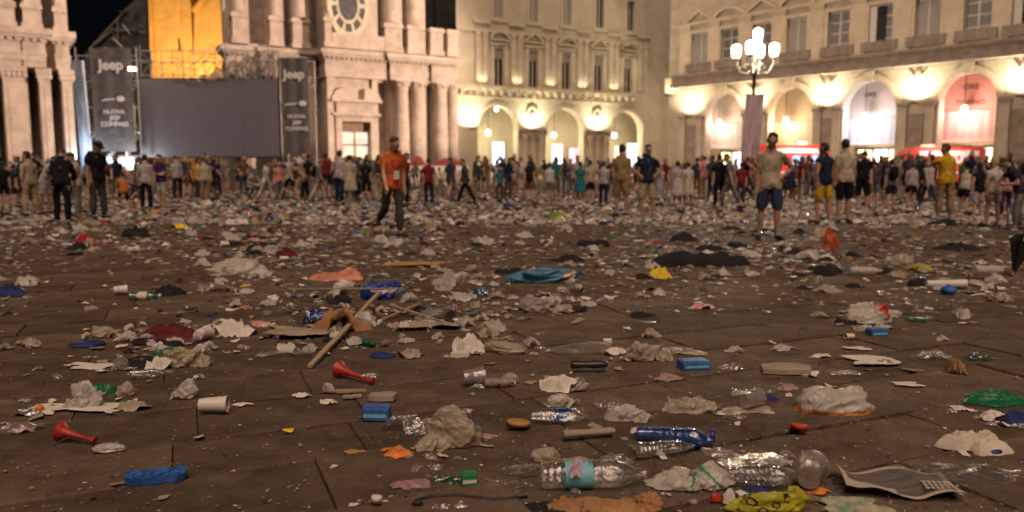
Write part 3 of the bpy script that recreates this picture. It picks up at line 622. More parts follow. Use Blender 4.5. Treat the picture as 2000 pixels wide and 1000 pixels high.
def banner(par, px0, px1, py0, py1, Y, ox, words, y=-.12):
    x0, x1 = xat(px0, 200, Y) - ox, xat(px1, 200, Y) - ox; z0, z1 = zat(py1, Y), zat(py0, Y)
    g = MB(); n, m = 8, 14
    for j in range(m + 1):
        for i in range(n + 1): g.v.append((x0 + (x1 - x0) * i / n, y + .05 * math.sin(i * 1.7) - .01 * j % .03, z0 + (z1 - z0) * j / m))
    g.f = [(j * (n + 1) + i, j * (n + 1) + i + 1, (j + 1) * (n + 1) + i + 1, (j + 1) * (n + 1) + i) for j in range(m) for i in range(n)]; g.m = [0] * len(g.f)
    o = g.build('banner_cloth', M_bann, par, True); xc = (x0 + x1) / 2
    for body, py, size, bold, dx in words:
        me = text_mesh(body, size, M_letter, .01, bold); put('banner_lettering', me, o, (xc + dx, y - .1, zat(py, Y)), (R(90), 0, 0))
    # small winged emblem above the three lines
    z = zat(words[1][1] - 24, Y); e = MB(); e.prism([(xc - .95, z - .12), (xc + .2, z), (xc + .2, z + .1), (xc - .6, z + .05)], y - .11, y - .09); e.ell((xc + .62, y - .1, z + .06), (.34, .03, .22), 10)
    e.build('banner_emblem', M_letter, o)
    return o
YS = 63.0
st = thing('scaffold_tower', 'tall scaffold tower with black lettered banner left of the big screen', 'scaffold', (xat(222, 330, YS - 1), YS - 1, 0))
ox = st.location.x; a, c = xat(160, 330, YS - 1) - ox, xat(277, 330, YS - 1) - ox
scaffold(st, a, c, .1, 2.6, zat(92, YS - 1), 4)
banner(st, 184, 262, 94, 296, YS - 1, ox, [('Jeep', 128, 1.12, .035, 0), ('NUOVA', 219, .46, .012, .05), ('JEEP', 231, .46, .012, .1), ('COMPASS', 243, .50, .012, .05), ('Jeep', 312, 1.1, .035, .3)])
g = MB(); 
for k in range(13):
    t = k / 12; x = a + (xat(185, 330, YS - 1) - ox - a) * t; g.v += [(x, -.1 + .12 * math.sin(k * 2.1), .5), (x - .35, -.1 + .12 * math.sin(k * 2.1 + 1), zat(118, YS - 1))]
g.f = [(2 * k, 2 * k + 2, 2 * k + 3, 2 * k + 1) for k in range(12)]; g.m = [0] * 12
g.build('side_sheeting', M_sheet, st, True)
lb = MB().box(c - .5, c - .1, -.3, .1, zat(141, YS), zat(135, YS)).build('spot_lamp', G_lamp, st)
MB().box(c - 1.3, c - .35, -.05, .05, zat(275, YS), zat(205, YS)).build('side_panel', mat('cream_panel', (.45, .40, .26), .6, var=.3, scale=1.5), st)
lamp('POINT', (a + 1.3, -1.5, 2.2), 90, (.70, .84, 1), st, .3, 'work_lamp'); lamp('POINT', (c - .6, -1.2, 2.0), 110, (.9, .92, 1), st, .3, 'work_lamp')
s2 = thing('scaffold_tower', 'dark lettered banner tower between the big screen and the church', 'scaffold', (xat(577, 330, YS), YS, 0))
ox = s2.location.x; scaffold(s2, xat(549, 330, YS) - ox, xat(605, 330, YS) - ox, .1, 2.4, zat(112, YS), 2)
banner(s2, 550, 604, 114, 318, YS, ox, [('Jeep', 146, .98, .03, 0), ('NUOVA', 228, .40, .012, .1), ('JEEP', 240, .40, .012, .15), ('COMPASS', 252, .42, .012, .1), ('Jeep', 311, .95, .03, .1)])
sc = thing('video_screen', 'large switched-off grey video screen standing between the two churches', 'screen', (xat(411, 330, YS), YS, 0), R(-1))
ox = sc.location.x; a, c = xat(277, 330, YS) - ox, xat(548, 330, YS) - ox; z0, z1 = zat(306, YS), zat(154, YS)
m, nt, out = _nt('grey_screen_panel'); N, L = nt.nodes.new, nt.links.new
p = N('ShaderNodeBsdfPrincipled'); p.inputs['Roughness'].default_value = .45
tc = N('ShaderNodeTexCoord'); sp = N('ShaderNodeSeparateXYZ'); L(tc.outputs['Object'], sp.inputs[0]); wv = N('ShaderNodeTexNoise'); mp = N('ShaderNodeMapping'); mp.inputs['Scale'].default_value = (6, 1, .08)
L(tc.outputs['Object'], mp.inputs[0]); L(mp.outputs[0], wv.inputs['Vector']); wv.inputs['Scale'].default_value = 1.2; wv.inputs['Detail'].default_value = 4
cr = N('ShaderNodeValToRGB'); cr.color_ramp.elements[0].color = (.070, .061, .060, 1); cr.color_ramp.elements[1].color = (.105, .092, .092, 1); L(wv.outputs['Fac'], cr.inputs[0]); L(cr.outputs[0], p.inputs['Base Color'])
# a faint violet standby glow of the panel itself
p.inputs['Emission Color'].default_value = (.17, .14, .26, 1); p.inputs['Emission Strength'].default_value = .02
L(p.outputs[0], out.inputs[0])
nx, nz = 8, 4
for i in range(nx):
    for j in range(nz):
        MB().box(a + (c - a) * i / nx + .003, a + (c - a) * (i + 1) / nx - .003, 0, .12, z0 + (z1 - z0) * j / nz + .003, z0 + (z1 - z0) * (j + 1) / nz - .003).build('screen_panel', m, sc)
MB().box(a - .1, c + .1, .13, .3, z0 - .1, z1 + .1).build('screen_frame', M_black, sc)
for t in (.02, .25, .5, .75, .98): MB().box(a + (c - a) * t - .1, a + (c - a) * t + .1, .1, .3, 0, z0 - .1).build('screen_leg', M_black, sc)
b = MB(); b.box(a - .3, c + .3, -.3, 2.5, 0, 1.15); b.build('stage_platform', M_slate, sc)
# truss above the screen with the yellow tower showing through it
for zz in (z1 + .35, z1 + 1.4, z1 + 2.3): MB().tube([(a, .6, zz), (c, .6, zz)], .045, 6).build('truss_chord', M_alu, sc)
for i in range(14):
    x = a + (c - a) * i / 13; MB().tube([(x, .6, z1), (x, .6, z1 + 2.3 + (.5 if i % 4 == 0 else 0))], .035, 5).build('truss_post', M_alu, sc)
    if i < 13: MB().tube([(x, .6, z1 + .35), (a + (c - a) * (i + 1) / 13, .6, z1 + 1.4)], .025, 5).build('truss_brace', M_alu, sc)
# crumpled dust sheet bundled on top of the truss, higher towards the church
rr = np.random.RandomState(8); nx, ny = 46, 12; g = MB()
for j in range(ny + 1):
    for i in range(nx + 1):
        t = i / nx; h = .25 + 2.3 * min(1, max(0, t * 1.35 - .1)) ** .9; v = j / ny
        g.v.append((xat(372, 330, YS) - ox + (xat(548, 330, YS) - xat(372, 330, YS)) * t + rr.uniform(-.06, .06), .2 - 1.1 * math.sin(math.pi * v) * .5 + rr.uniform(-.08, .08), z1 - .25 + h * v + rr.uniform(-.07, .07) - (.3 * math.sin(t * 19) ** 2 * v)))
g.f = [(j * (nx + 1) + i, j * (nx + 1) + i + 1, (j + 1) * (nx + 1) + i + 1, (j + 1) * (nx + 1) + i) for j in range(ny) for i in range(nx)]; g.m = [0] * len(g.f)
g.build('bundled_netting', plastic('grey_netting', (.34, .29, .26), .28, .3, .8, .35, .2, 3.), sc)

rq = random.Random(3)
for i in range(46):
    x = xat(rq.uniform(285, 545), 330, YS) - ox; zz = z1 + rq.uniform(.1, 2.2); dx = rq.uniform(-1.2, 1.2); MB().tube([(x, rq.uniform(.3, 1.2), zz), (x + dx, rq.uniform(.3, 1.2), zz + rq.choice((0, 0, .8, -.6)))], .03, 5).build('scaffold_rod', M_alu, sc)
for i in range(26):
    px_, py_ = rq.uniform(178, 276), rq.uniform(20, 98)
    if py_ < 98 - (px_ - 165) * .95: continue
    A, B = q(px_, py_), q(px_ + rq.uniform(-22, 22), py_ + rq.choice((0, 0, 18, -18))); MB().tube([(A[0], -.35, A[1]), (B[0], -.35, B[1])], .055, 5).build('roof_lattice', M_alu, db)
# ------------------------------------------------------------------ the street lamp with five globes
YL = 42.0; zl = lambda py: zat(py, YL)
lx = xat(1467, 330, YL); sl = thing('street_lamp', 'ornate cast iron street lamp with five glowing white globes', 'street lamp', (lx, YL, 0), 0)
M_iron = mat('painted_cast_iron', (.10, .10, .09), .45, .5, var=.2, scale=9)
M_pale = mat('pale_iron_scroll', (.42, .42, .38), .5, .2, var=.15, scale=9)
b = MB(); b.lathe([(.42, 0), (.42, .25), (.30, .4), (.34, .9), (.2, 1.1), (.14, 1.4), (.10, 3.5), (.085, zl(150)), (.14, zl(148)), (.10, zl(140)), (.07, zl(90))], 14); b.build('lamp_post', M_iron, sl, True)
arms = [(-.98, .1), (-.42, -.55), (.45, .6), (.98, -.1)]; k = YL / FPX
zt = zl(112)
for (dx, dy), pyb in zip(arms, (112, 108, 108, 110)):
    z = zl(pyb); zb = zl(140)
    pts = [(0, 0, zb + .35), (dx * .35, dy * .35, zb - .12), (dx * .75, dy * .75, zb - .05), (dx * .98, dy * .98, zb + .35), (dx, dy, z - .12)]
    o = MB().tube(pts, [.06, .06, .055, .05, .05], 8).build('lamp_arm', M_pale, sl, True)
    MB().tube([(dx * .2, dy * .2, zb + .3), (dx * .45, dy * .45, zb + .42), (dx * .55, dy * .55, zb + .22), (dx * .4, dy * .4, zb + .12)], .035, 6).build('scroll', M_pale, o)
    MB().lathe([(.05, z - .14), (.16, z - .1), (.17, z - .02)], 12, org=(dx, dy, 0)).build('lamp_cup', M_pale, o)
    MB().lathe([(.15, z - .02), (.22, z + .12), (.235, z + .34), (.245, z + .52), (.22, z + .60), (.1, z + .67), (.02, z + .69)], 16, org=(dx, dy, 0)).build('globe', G_street, sl, True)
z = zl(86); MB().lathe([(.06, z - .2), (.16, z - .1), (.17, z)], 12, org=(.12, 0, 0)).build('lamp_cup', M_pale, sl)
MB().lathe([(.13, z), (.18, z + .1), (.23, z + .48), (.245, z + .68), (.1, z + .82), (.02, z + .84)], 16, org=(.12, 0, 0)).build('globe', G_street, sl, True)
for (dx, dy) in arms + [(.12, 0)]: lamp('POINT', (dx * 1.0, dy, zl(112) + (1.9 if dx == .12 else 1.0)), 230, (1, .84, .56), sl, .28, 'globe_lamp')
g = MB(); n = 6
for i in range(n + 1):
    x = -.52 + 1.0 * i / n; g.v += [(x - .12, -.12 + .05 * math.sin(i * 1.3), zl(308)), (x + .06, -.12 + .04 * math.sin(i * 1.3), zl(186))]
g.f = [(2 * i, 2 * i + 2, 2 * i + 3, 2 * i + 1) for i in range(n)]; g.m = [0] * n
g.build('pole_banner', mat('mauve_pole_banner', (.62, .50, .52), .7, var=.2, scale=2.2, dark=(.26, .16, .22), stretch=(3, 1, .3)), sl, True)
MB().tube([(-.55, -.1, zl(185)), (.6, -.1, zl(185))], .03, 6).build('banner_rod', M_iron, sl)

# ------------------------------------------------------------------ red vehicles, red awnings, lit kiosk
M_red = mat('red_vehicle_paint', (.68, .07, .05), .35, var=.08, scale=2, spec=.6)
M_wht = mat('white_vehicle_paint', (.72, .70, .68), .4, var=.06, scale=3)
M_tyre = mat('black_tyre', (.015, .015, .015), .85, var=.2)
G_blue = glow('blue_cab_light', (.45, .66, 1), .55)
def van(label, px, py, w, L, H, rz, extra):
    p = gp(px, py); v = thing('emergency_van', label, 'van', p, rz)
    b = MB(); pts = [(-L / 2, .42), (L / 2 - .1, .42), (L / 2, .9), (L / 2 - .15, 1.25), (L / 2 - .75, H - .35), (L / 2 - 1.0, H - .05), (L / 2 - 1.2, H), (-L / 2 + .1, H), (-L / 2, H - .15)]
    b.prism(pts, -w / 2, w / 2).build('van_body', M_red, v)
    for x in (-L / 2 + .85, L / 2 - .95):
        for s in (-1, 1):
            t = MB().lathe([(.2, -.12), (.36, -.12), (.38, 0), (.36, .12), (.2, .12)], 18, axis='y', org=(x, s * (w / 2 - .06), .38)).build('wheel', M_tyre, v); MB().lathe([(.02, -.135), (.2, -.13), (.2, .13), (.02, .135)], 14, axis='y', org=(x, s * (w / 2 - .06), .38)).build('rim', M_wht, t)
    for s in (-1, 1):
        y0 = s * (w / 2 + .012)
        MB().box(-L / 2 + .3, L / 2 - 1.25, min(y0, y0 - s * .02), max(y0, y0 - s * .02), H - .5, H - .22).build('white_stripe', M_wht, v)
        MB().box(L / 2 - 1.75, L / 2 - .95, min(y0, y0 - s * .02), max(y0, y0 - s * .02), 1.4, H - .6).build('side_window', G_blue if extra == 'cab' else M_pane, v)
        MB().box(-.5, .35, min(y0, y0 - s * .02), max(y0, y0 - s * .02), 1.35, H - .65).build('side_window', G_blue if extra == 'cab' else M_pane, v)
        MB().box(-L / 2 + .2, L / 2 - .3, min(y0, y0 - s * .02), max(y0, y0 - s * .02), .85, .98).build('reflective_strip', M_wht, v)
        if extra == '100':
            me = text_mesh('100', 1.0, M_wht, .01, .03); put('van_lettering', me, v, (-L / 2 + 1.35, y0 + s * .01, 1.75), (R(90), 0, 0 if s < 0 else R(180)))
    MB().add([(L / 2 - .17, -w / 2 + .12, 1.33), (L / 2 - .17, w / 2 - .12, 1.33), (L / 2 - .72, w / 2 - .2, H - .4), (L / 2 - .72, -w / 2 + .2, H - .4)], [(0, 1, 2, 3)]).build('windscreen', M_pane, v).location.x = .03
    for s in (-1, 1): MB().ell((L / 2 - .02, s * (w / 2 - .25), .8), (.06, .16, .12), 10).build('headlight', M_wht, v)
    MB().box(L / 2 - 2.2, L / 2 - 1.9, -.6, .6, H, H + .14).build('light_bar', glow('red_beacon', (1, .25, .15), 1.5), v)
    wl = MB().box(-.3, .3, -w / 2 - .1, -w / 2 + .1, H, H + .16).build('added_roof_lamp', M_wht, v); lamp('SPOT', (0, (-w / 2 - 1.3) if abs(rz) < 1 else (w / 2 + 1.3), H + .5), 85, (1, .8, .7), wl, .2, 'added_fill_light', R(150), .9, (0, 0, .6))  # roof box and spot added only to brighten the van's red side
    MB().box(-L / 2 - .08, L / 2 + .06, -w / 2 + .1, w / 2 - .1, .3, .42).build('bumper', M_tyre, v)
    return v
v1 = van('red emergency van with lit blue window behind the man in tan shirt', 1545, 366, 2.0, 5.0, 2.55, R(8), 'cab')
v2 = van('red emergency van lettered 100 behind the man in yellow jersey', 1818, 368, 2.0, 4.7, 2.35, R(172), '100')
M_awn = mat('red_awning_cloth', (.24, .035, .033), .7, var=.2, scale=3)
for lab, pa, pb, pt in (('small red pavilion with white valance in front of the church columns', 799, 833, 305), ('wide red pavilion with white valance near the first palace arch', 842, 912, 309)):
    Y = 62; xa, xb = xat(pa, 320, Y), xat(pb, 320, Y); ka = thing('pavilion', lab, 'pavilion', ((xa + xb) / 2, Y, 0)); w = (xb - xa) / 2; zt = zat(pt, Y); ze = zat(324, Y)
    ro = MB().add([(-w, -1.2, ze), (w, -1.2, ze), (w, 1.2, ze), (-w, 1.2, ze), (-w * .3, 0, zt), (w * .3, 0, zt)], [(0, 1, 5, 4), (2, 3, 4, 5), (1, 2, 5), (3, 0, 4)]).build('canopy', M_awn, ka)
    MB().box(-w, w, -1.22, -1.2, ze - .38, ze).build('valance', M_wht, ro)
    for sx in (-1, 1):
        for sy in (-1, 1): MB().tube([(sx * w * .97, sy * 1.15, 0), (sx * w * .97, sy * 1.15, ze)], .035, 6).build('pole', M_alu, ka)
    la = MB().ell((0, -.6, ze - .25), (.16, .16, .12), 8).build('pavilion_lantern', G_lamp, ka); lamp('POINT', (0, -.9, ze - .5), 60, (1, .85, .7), la, .2, 'pavilion_lamp')
Y = 56; kk = thing('kiosk', 'small bright kiosk with white lit panels at the foot of the left banner', 'kiosk', (xat(240, 330, Y), Y, 0))
w = (xat(286, 330, Y) - xat(205, 330, Y)) / 2
b = MB(); b.box(-w, w, 0, 2, 0, 1.0); b.build('counter', M_slate, kk); MB().box(-w, w, .3, 2, zat(306, Y), zat(303, Y)).build('roof', M_wht, kk)
for i, mm in enumerate((G_cool, G_white, G_cool, G_warm)): MB().box(-w + 2 * w * i / 4 + .06, -w + 2 * w * (i + 1) / 4 - .06, .3, .36, 1.05, zat(307 + (i % 2) * 4, Y)).build('lit_panel', mm, kk)
for s in (-1, 1): MB().box(s * w - .05, s * w + .05, .2, .4, 0, zat(306, Y)).build('kiosk_post', M_alu, kk)
# ================================================================== people
def V3(*a): return Vector(a)
ARM = {'down': ((.14, .03, -1), (.06, -.16, -1)), 'back': ((.14, .30, -1), (.05, .15, -1)), 'fwd': ((.12, -.32, -1), (.02, -.6, -.8)), 'phone': ((.16, -.12, -1), (-.30, -.85, .35)),
       'hip': ((.80, .22, -.80), (-.74, -.30, -.62)), 'cross': ((.14, -.22, -1), (-.88, -.55, .12)), 'head': ((.35, -.5, -.3), (-.25, -.1, 1)), 'reach': ((.1, -.75, -.7), (0, -.5, -.9)), 'pocket': ((.22, .10, -1), (-.12, -.22, -1)), 'out': ((.5, -.1, -.9), (.3, -.4, -.7))}
POSE = {  # lean, (hip,knee) left, (hip,knee) right, left arm, right arm, head pitch, head yaw, stance
 'stand': (2, (0, 2), (3, 4), 'down', 'down', 0, 0, .04), 'easy': (1, (6, 10), (-3, 2), 'pocket', 'down', 5, 20, .06), 'walk': (5, (24, 8), (-20, 14), 'back', 'fwd', 22, 0, .0),
 'stride': (5, (8, 3), (-14, 40), 'down', 'fwd', 26, 14, .01), 'hip': (3, (4, 4), (-2, 2), 'hip', 'down', 18, -12, .07), 'phone': (4, (2, 3), (0, 2), 'phone', 'down', 30, 0, .05),
 'cross': (2, (2, 3), (0, 2), 'cross', 'cross', 6, -15, .05), 'bend': (46, (8, 6), (-6, 4), 'reach', 'reach', 25, 0, .06), 'stoop': (24, (10, 10), (-4, 6), 'phone', 'reach', 30, 0, .05),
 'crouch': (30, (95, 125), (70, 120), 'reach', 'phone', 10, 0, .08), 'hips2': (1, (2, 2), (0, 2), 'hip', 'hip', 0, 10, .08), 'call': (2, (4, 6), (-4, 3), 'head', 'down', 4, 15, .05)}
def pose_bones(ps):
    lean, (hl, kl), (hr, kr), al, ar, hp, hy, st = POSE[ps]
    B = {}; Rl = Matrix.Rotation(R(lean), 3, 'X')     # +X turns the top towards -Y (forward)
    pel = V3(0, 0, .95); up = lambda h, x=0., y=0.: pel + Rl @ V3(x, y, h - .95)
    B['spine'] = [pel, up(1.12), up(1.30), up(1.44)]
    nk = up(1.46); Rh = Matrix.Rotation(R(lean * .6 + hp), 3, 'X') @ Matrix.Rotation(R(hy), 3, 'Z')
    B['neck'] = [nk, nk + (Rl @ V3(0, -.01, .10))]; hc = B['neck'][1] + Rh @ V3(0, -.025, .09); B['head'] = (hc, Rh)
    for s, (h, k), nm in ((1, (hl, kl), 'L'), (-1, (hr, kr), 'R')):
        hip = V3(.092 * s, 0, .93); kn = hip + V3(st * s, -math.sin(R(h)), -math.cos(R(h))).normalized() * .44
        an = kn + V3(st * s * .6, -math.sin(R(h - k)), -math.cos(R(h - k))).normalized() * .43
        fd = R(h - k) * .35; toe = an + V3(.05 * s, -math.cos(fd) * .19, -.055 - math.sin(fd) * .0)
        B['thigh' + nm] = [hip, kn]; B['calf' + nm] = [kn, an]; B['foot' + nm] = [an + V3(0, .05, -.045), toe]
    for s, spec, nm in ((1, al, 'L'), (-1, ar, 'R')):
        u, f = ARM[spec]; sh = up(1.385, .168 * s); Ra = Rl if spec not in ('reach',) else Matrix.Identity(3)
        el = sh + Ra @ V3(u[0] * s, u[1], u[2]).normalized() * .29; wr = el + Ra @ V3(f[0] * s, f[1], f[2]).normalized() * .25
        hd = wr + (wr - el).normalized() * .09; B['uarm' + nm] = [sh, el]; B['farm' + nm] = [el, wr]; B['hand' + nm] = [wr, hd]
    zmin = min(min(p.z for p in B['foot' + q]) for q in 'LR') - .035
    for k, v in B.items():
        if k == 'head': B[k] = (v[0] - V3(0, 0, zmin), v[1])
        else: B[k] = [p - V3(0, 0, zmin) for p in v]
    return B, Rl, zmin
def _limb(b, p, q, rs, n=10):
    k = len(rs); b.tube([p + (q - p) * (i / (k - 1)) for i in range(k)], rs, n); b.ell(tuple(p), (rs[0],) * 3, 8, rings=5); b.ell(tuple(q), (rs[-1],) * 3, 8, rings=5)
def body_mesh(ps, fem=False, target=3600):
    B, Rl, zmin = pose_bones(ps); b = MB(); pel = B['spine'][0]
    rings = [(.84, .075, .075), (.88, .15, .108), (.95, .172 if not fem else .18, .12), (1.05, .150 if not fem else .138, .105), (1.12, .148 if not fem else .128, .10), (1.24, .168 if not fem else .148, .117), (1.34, .185 if not fem else .16, .115), (1.40, .182 if not fem else .155, .10), (1.43, .15 if not fem else .13, .088), (1.46, .098, .075), (1.49, .066, .064), (1.56, .057, .06)]
    V = []; n = 16
    for h, rx, ry in rings:
        f = min(1, max(0, (h - .88) / .2))
        for j in range(n):
            q = 2 * math.pi * j / n; p = V3(rx * math.cos(q), ry * math.sin(q), h - .95); V.append(pel + (Rl @ p) * f + p * (1 - f))
    F = [(i * n + j, i * n + (j + 1) % n, (i + 1) * n + (j + 1) % n, (i + 1) * n + j) for i in range(len(rings) - 1) for j in range(n)] + [tuple(range(n - 1, -1, -1)), tuple(range((len(rings) - 1) * n, len(rings) * n))]
    b.add(V, F)
    for s in 'LR':
        a, c = B['thigh' + s]; _limb(b, a, c, [.094, .09, .075, .06, .055]); a, c = B['calf' + s]; _limb(b, a, c, [.054, .06, .054, .042, .037])
        a, c = B['foot' + s]; _limb(b, a, c, [.036, .043, .042, .034]); 
        a, c = B['uarm' + s]; _limb(b, a, c, [.056, .05, .045, .041]); a, c = B['farm' + s]; _limb(b, a, c, [.041, .042, .034, .028]); a, c = B['hand' + s]; _limb(b, a, c, [.028, .038, .034])
    hc, Rh = B['head']
    o = len(b.v); b.ell((0, .01, .02), (.076, .096, .105), 14, rings=10); b.ell((0, -.025, -.05), (.058, .066, .07), 12, rings=8); b.ell((0, -.098, -.02), (.014, .022, .03), 8, rings=5); b.ell((0, -.088, .022), (.05, .012, .012), 8, rings=5); b.ell((0, -.086, -.072), (.024, .012, .011), 8, rings=5)
    for s in (-1, 1): b.ell((s * .078, .012, -.008), (.014, .024, .033), 8, rings=5)
    for i in range(o, len(b.v)): b.v[i] = tuple(hc + Rh @ (Vector(b.v[i]) * 1.08))
    me = b.mesh('raw'); o = bpy.data.objects.new('raw', me); COL.objects.link(o)
    r = o.modifiers.new('r', 'REMESH'); r.mode = 'VOXEL'; r.voxel_size = .0165
    s = o.modifiers.new('s', 'SMOOTH'); s.iterations = 2; s.factor = .5
    d = o.modifiers.new('d', 'DECIMATE'); d.ratio = .16 if target > 3000 else .07
    dg = bpy.context.evaluated_depsgraph_get(); out = bpy.data.meshes.new_from_object(o.evaluated_get(dg)); bpy.data.objects.remove(o); bpy.data.meshes.remove(me)
    # fingers, each its own bent tapering chain rooted in the palm
    if target > 3000:
        fb = MB()
        for s, sg in (('L', 1), ('R', -1)):
            w, h = B['hand' + s]; t = (h - w).normalized(); side = t.cross(V3(1, .2, 0)).normalized(); pn = t.cross(side)
            for k, (off, ln) in enumerate(((-.027, .072), (-.009, .083), (.009, .078), (.027, .062))):
                p = h + side * off - t * .01; fb.tube([p, p + t * ln * .45 + pn * .004, p + t * ln * .8 + pn * .018, p + t * ln + pn * .03], [.0095, .009, .008, .006], 6)
            p = w + t * .035 + side * -.03; fb.tube([p, p + t * .03 - side * .02, p + t * .055 - side * .024 + pn * .01], [.011, .01, .007], 6)
        bm = bmesh.new(); bm.from_mesh(out); tmp = fb.mesh('f'); bm.from_mesh(tmp); bm.to_mesh(out); bm.free(); bpy.data.meshes.remove(tmp)
    return out, B
def classify(me, B):
    """for every polygon: the nearest bone and how far along it"""
    n = len(me.polygons); C = np.empty(n * 3); me.polygons.foreach_get('center', C); C = C.reshape(-1, 3)
    names = []; best = np.full(n, 9.); idx = np.zeros(n, int); tt = np.zeros(n)
    for k, v in B.items():
        if k == 'head': segs = [(v[0] + v[1] @ V3(0, 0, -.06), v[0] + v[1] @ V3(0, 0, .08))]; r = .075
        else: segs = list(zip(v, v[1:])); r = {'spine': .13, 'neck': .05}.get(k, .06 if k.startswith('th') else .045)
        names.append(k); m = len(segs)
        for i, (a, c) in enumerate(segs):
            a, c = np.array(a), np.array(c); d = c - a; t = np.clip(((C - a) @ d) / (d @ d), 0, 1); D = np.linalg.norm(C - (a + t[:, None] * d), axis=1) - r
            u = D < best; best[u] = D[u]; idx[u] = len(names) - 1; tt[u] = (i + t[u]) / m
    return C, names, idx, tt
def regions(me, B, sleeve=.65, leg=.9, hem=.90, hairlen=0.):
    """0 skin 1 shirt 2 trousers 3 hair 4 shoes"""
    C, names, idx, tt = classify(me, B); out = np.zeros(len(C), int); hc, Rh = B['head']; Ri = np.array(Rh.inverted()); H = (C - np.array(hc)) @ Ri.T
    pel = B['spine'][0]; hz = pel.z - (.95 - hem)
    for i, nm in enumerate(names):
        k = idx == i; t = tt
        if nm == 'spine': out[k] = np.where(C[k][:, 2] < hz, 2, 1)
        elif nm == 'neck': out[k] = np.where(tt[k] < .12, 1, 0)
        elif nm.startswith('uarm'): out[k] = np.where(tt[k] < min(1, sleeve), 1, 0)
        elif nm.startswith('farm'): out[k] = np.where(tt[k] < sleeve - 1, 1, 0)
        elif nm.startswith('thigh'): out[k] = np.where(C[k][:, 2] > hz, 1, np.where(tt[k] < leg, 2, 0))
        elif nm.startswith('calf'): out[k] = np.where(tt[k] < leg - 1, 2, 0)
        elif nm.startswith('foot'): out[k] = 4
        elif nm == 'head':
            h = H[k]; hair = (h[:, 2] > .055) | ((h[:, 1] > .02) & (h[:, 2] > -.05 - hairlen)) & ~((abs(h[:, 0]) > .07) & (h[:, 2] < .02)); hair &= ~((h[:, 1] < -.05) & (h[:, 2] < .075)); out[k] = np.where(hair, 3, 0)
    return C, names, idx, tt, out
def garment(me, sel, off, seed, wave=.009, flare=0., zlo=0., zhi=1.):
    """loose copy of the chosen faces pushed off the body, wider towards its hem"""
    nv = len(me.vertices); co = np.empty(nv * 3); me.vertices.foreach_get('co', co); co = co.reshape(-1, 3); no = np.empty(nv * 3); me.vertices.foreach_get('normal', no); no = no.reshape(-1, 3)
    P = me.polygons; rmap = {}; F = []
    for i in np.nonzero(sel)[0]: F.append([rmap.setdefault(v, len(rmap)) for v in P[int(i)].vertices])
    ids = np.array(list(rmap)); c = co[ids]; n = no[ids]; ph = seed * 1.7
    w = wave * (np.sin(c[:, 2] * 46 + c[:, 0] * 21 + ph) + np.sin(c[:, 0] * 55 - c[:, 2] * 23 + c[:, 1] * 30 + ph * 2))
    fl = flare * np.clip((zhi - c[:, 2]) / max(.05, zhi - zlo), 0, 1) ** 1.5
    c = c + n * (off + w + fl)[:, None]
    cnt = {}
    for f in F:
        for a, b2 in zip(f, f[1:] + f[:1]): e = (min(a, b2), max(a, b2)); cnt[e] = cnt.get(e, 0) + 1
    nb = {}
    for (a, b2), q in cnt.items():
        if q == 1: nb.setdefault(a, []).append(b2); nb.setdefault(b2, []).append(a)
    for it in range(7):                            # straighten the hems
        new = {v: (c[v] + sum(c[u] for u in us)) / (1 + len(us)) for v, us in nb.items()}
        for v, p in new.items(): c[v] = p
    g = bpy.data.meshes.new('garment'); g.from_pydata(c.tolist(), [], F); g.polygons.foreach_set('use_smooth', [True] * len(g.polygons)); return g
POOL = {}
def get_body(ps, fem=False, target=3600):
    if (ps, fem, target) not in POOL: POOL[(ps, fem, target)] = body_mesh(ps, fem, target)
    return POOL[(ps, fem, target)]
SKINS = [mat('skin_fair', (.52, .33, .24), .55, var=.06, scale=9), mat('skin_tan', (.40, .235, .15), .55, var=.06, scale=9)]
HAIRS = {'dark': mat('hair_dark_brown', (.03, .02, .015), .6, var=.3, scale=40), 'brown': mat('hair_brown', (.11, .06, .03), .6, var=.3, scale=40), 'blond': mat('hair_blond', (.42, .27, .12), .6, var=.25, scale=40)}
def cloth(name, col): return mat('cloth_' + name, col, .9, var=.24, scale=5, bump=.9, bscale=13, spec=.15)
CL = {k: cloth(k, v) for k, v in {'orange': (.62, .13, .035), 'charcoal': (.065, .062, .06), 'black': (.012, .012, .015), 'navy': (.018, .026, .06), 'tan': (.46, .38, .27), 'jean': (.035, .05, .09), 'white': (.58, .55, .50), 'cream': (.48, .42, .32), 'khaki': (.30, .21, .11), 'beige': (.42, .34, .24), 'yellow': (.62, .38, .03), 'maroon': (.20, .018, .025), 'teal': (.025, .16, .19), 'grey': (.17, .165, .17), 'pink': (.55, .26, .22), 'brown': (.16, .09, .05), 'purple': (.05, .03, .08), 'green': (.06, .12, .05), 'rust': (.42, .14, .03), 'pale': (.45, .42, .42)}.items()}
M_shoe = mat('shoe_dark', (.03, .028, .028), .6, var=.2); M_shoew = mat('shoe_light', (.45, .42, .38), .6, var=.2)
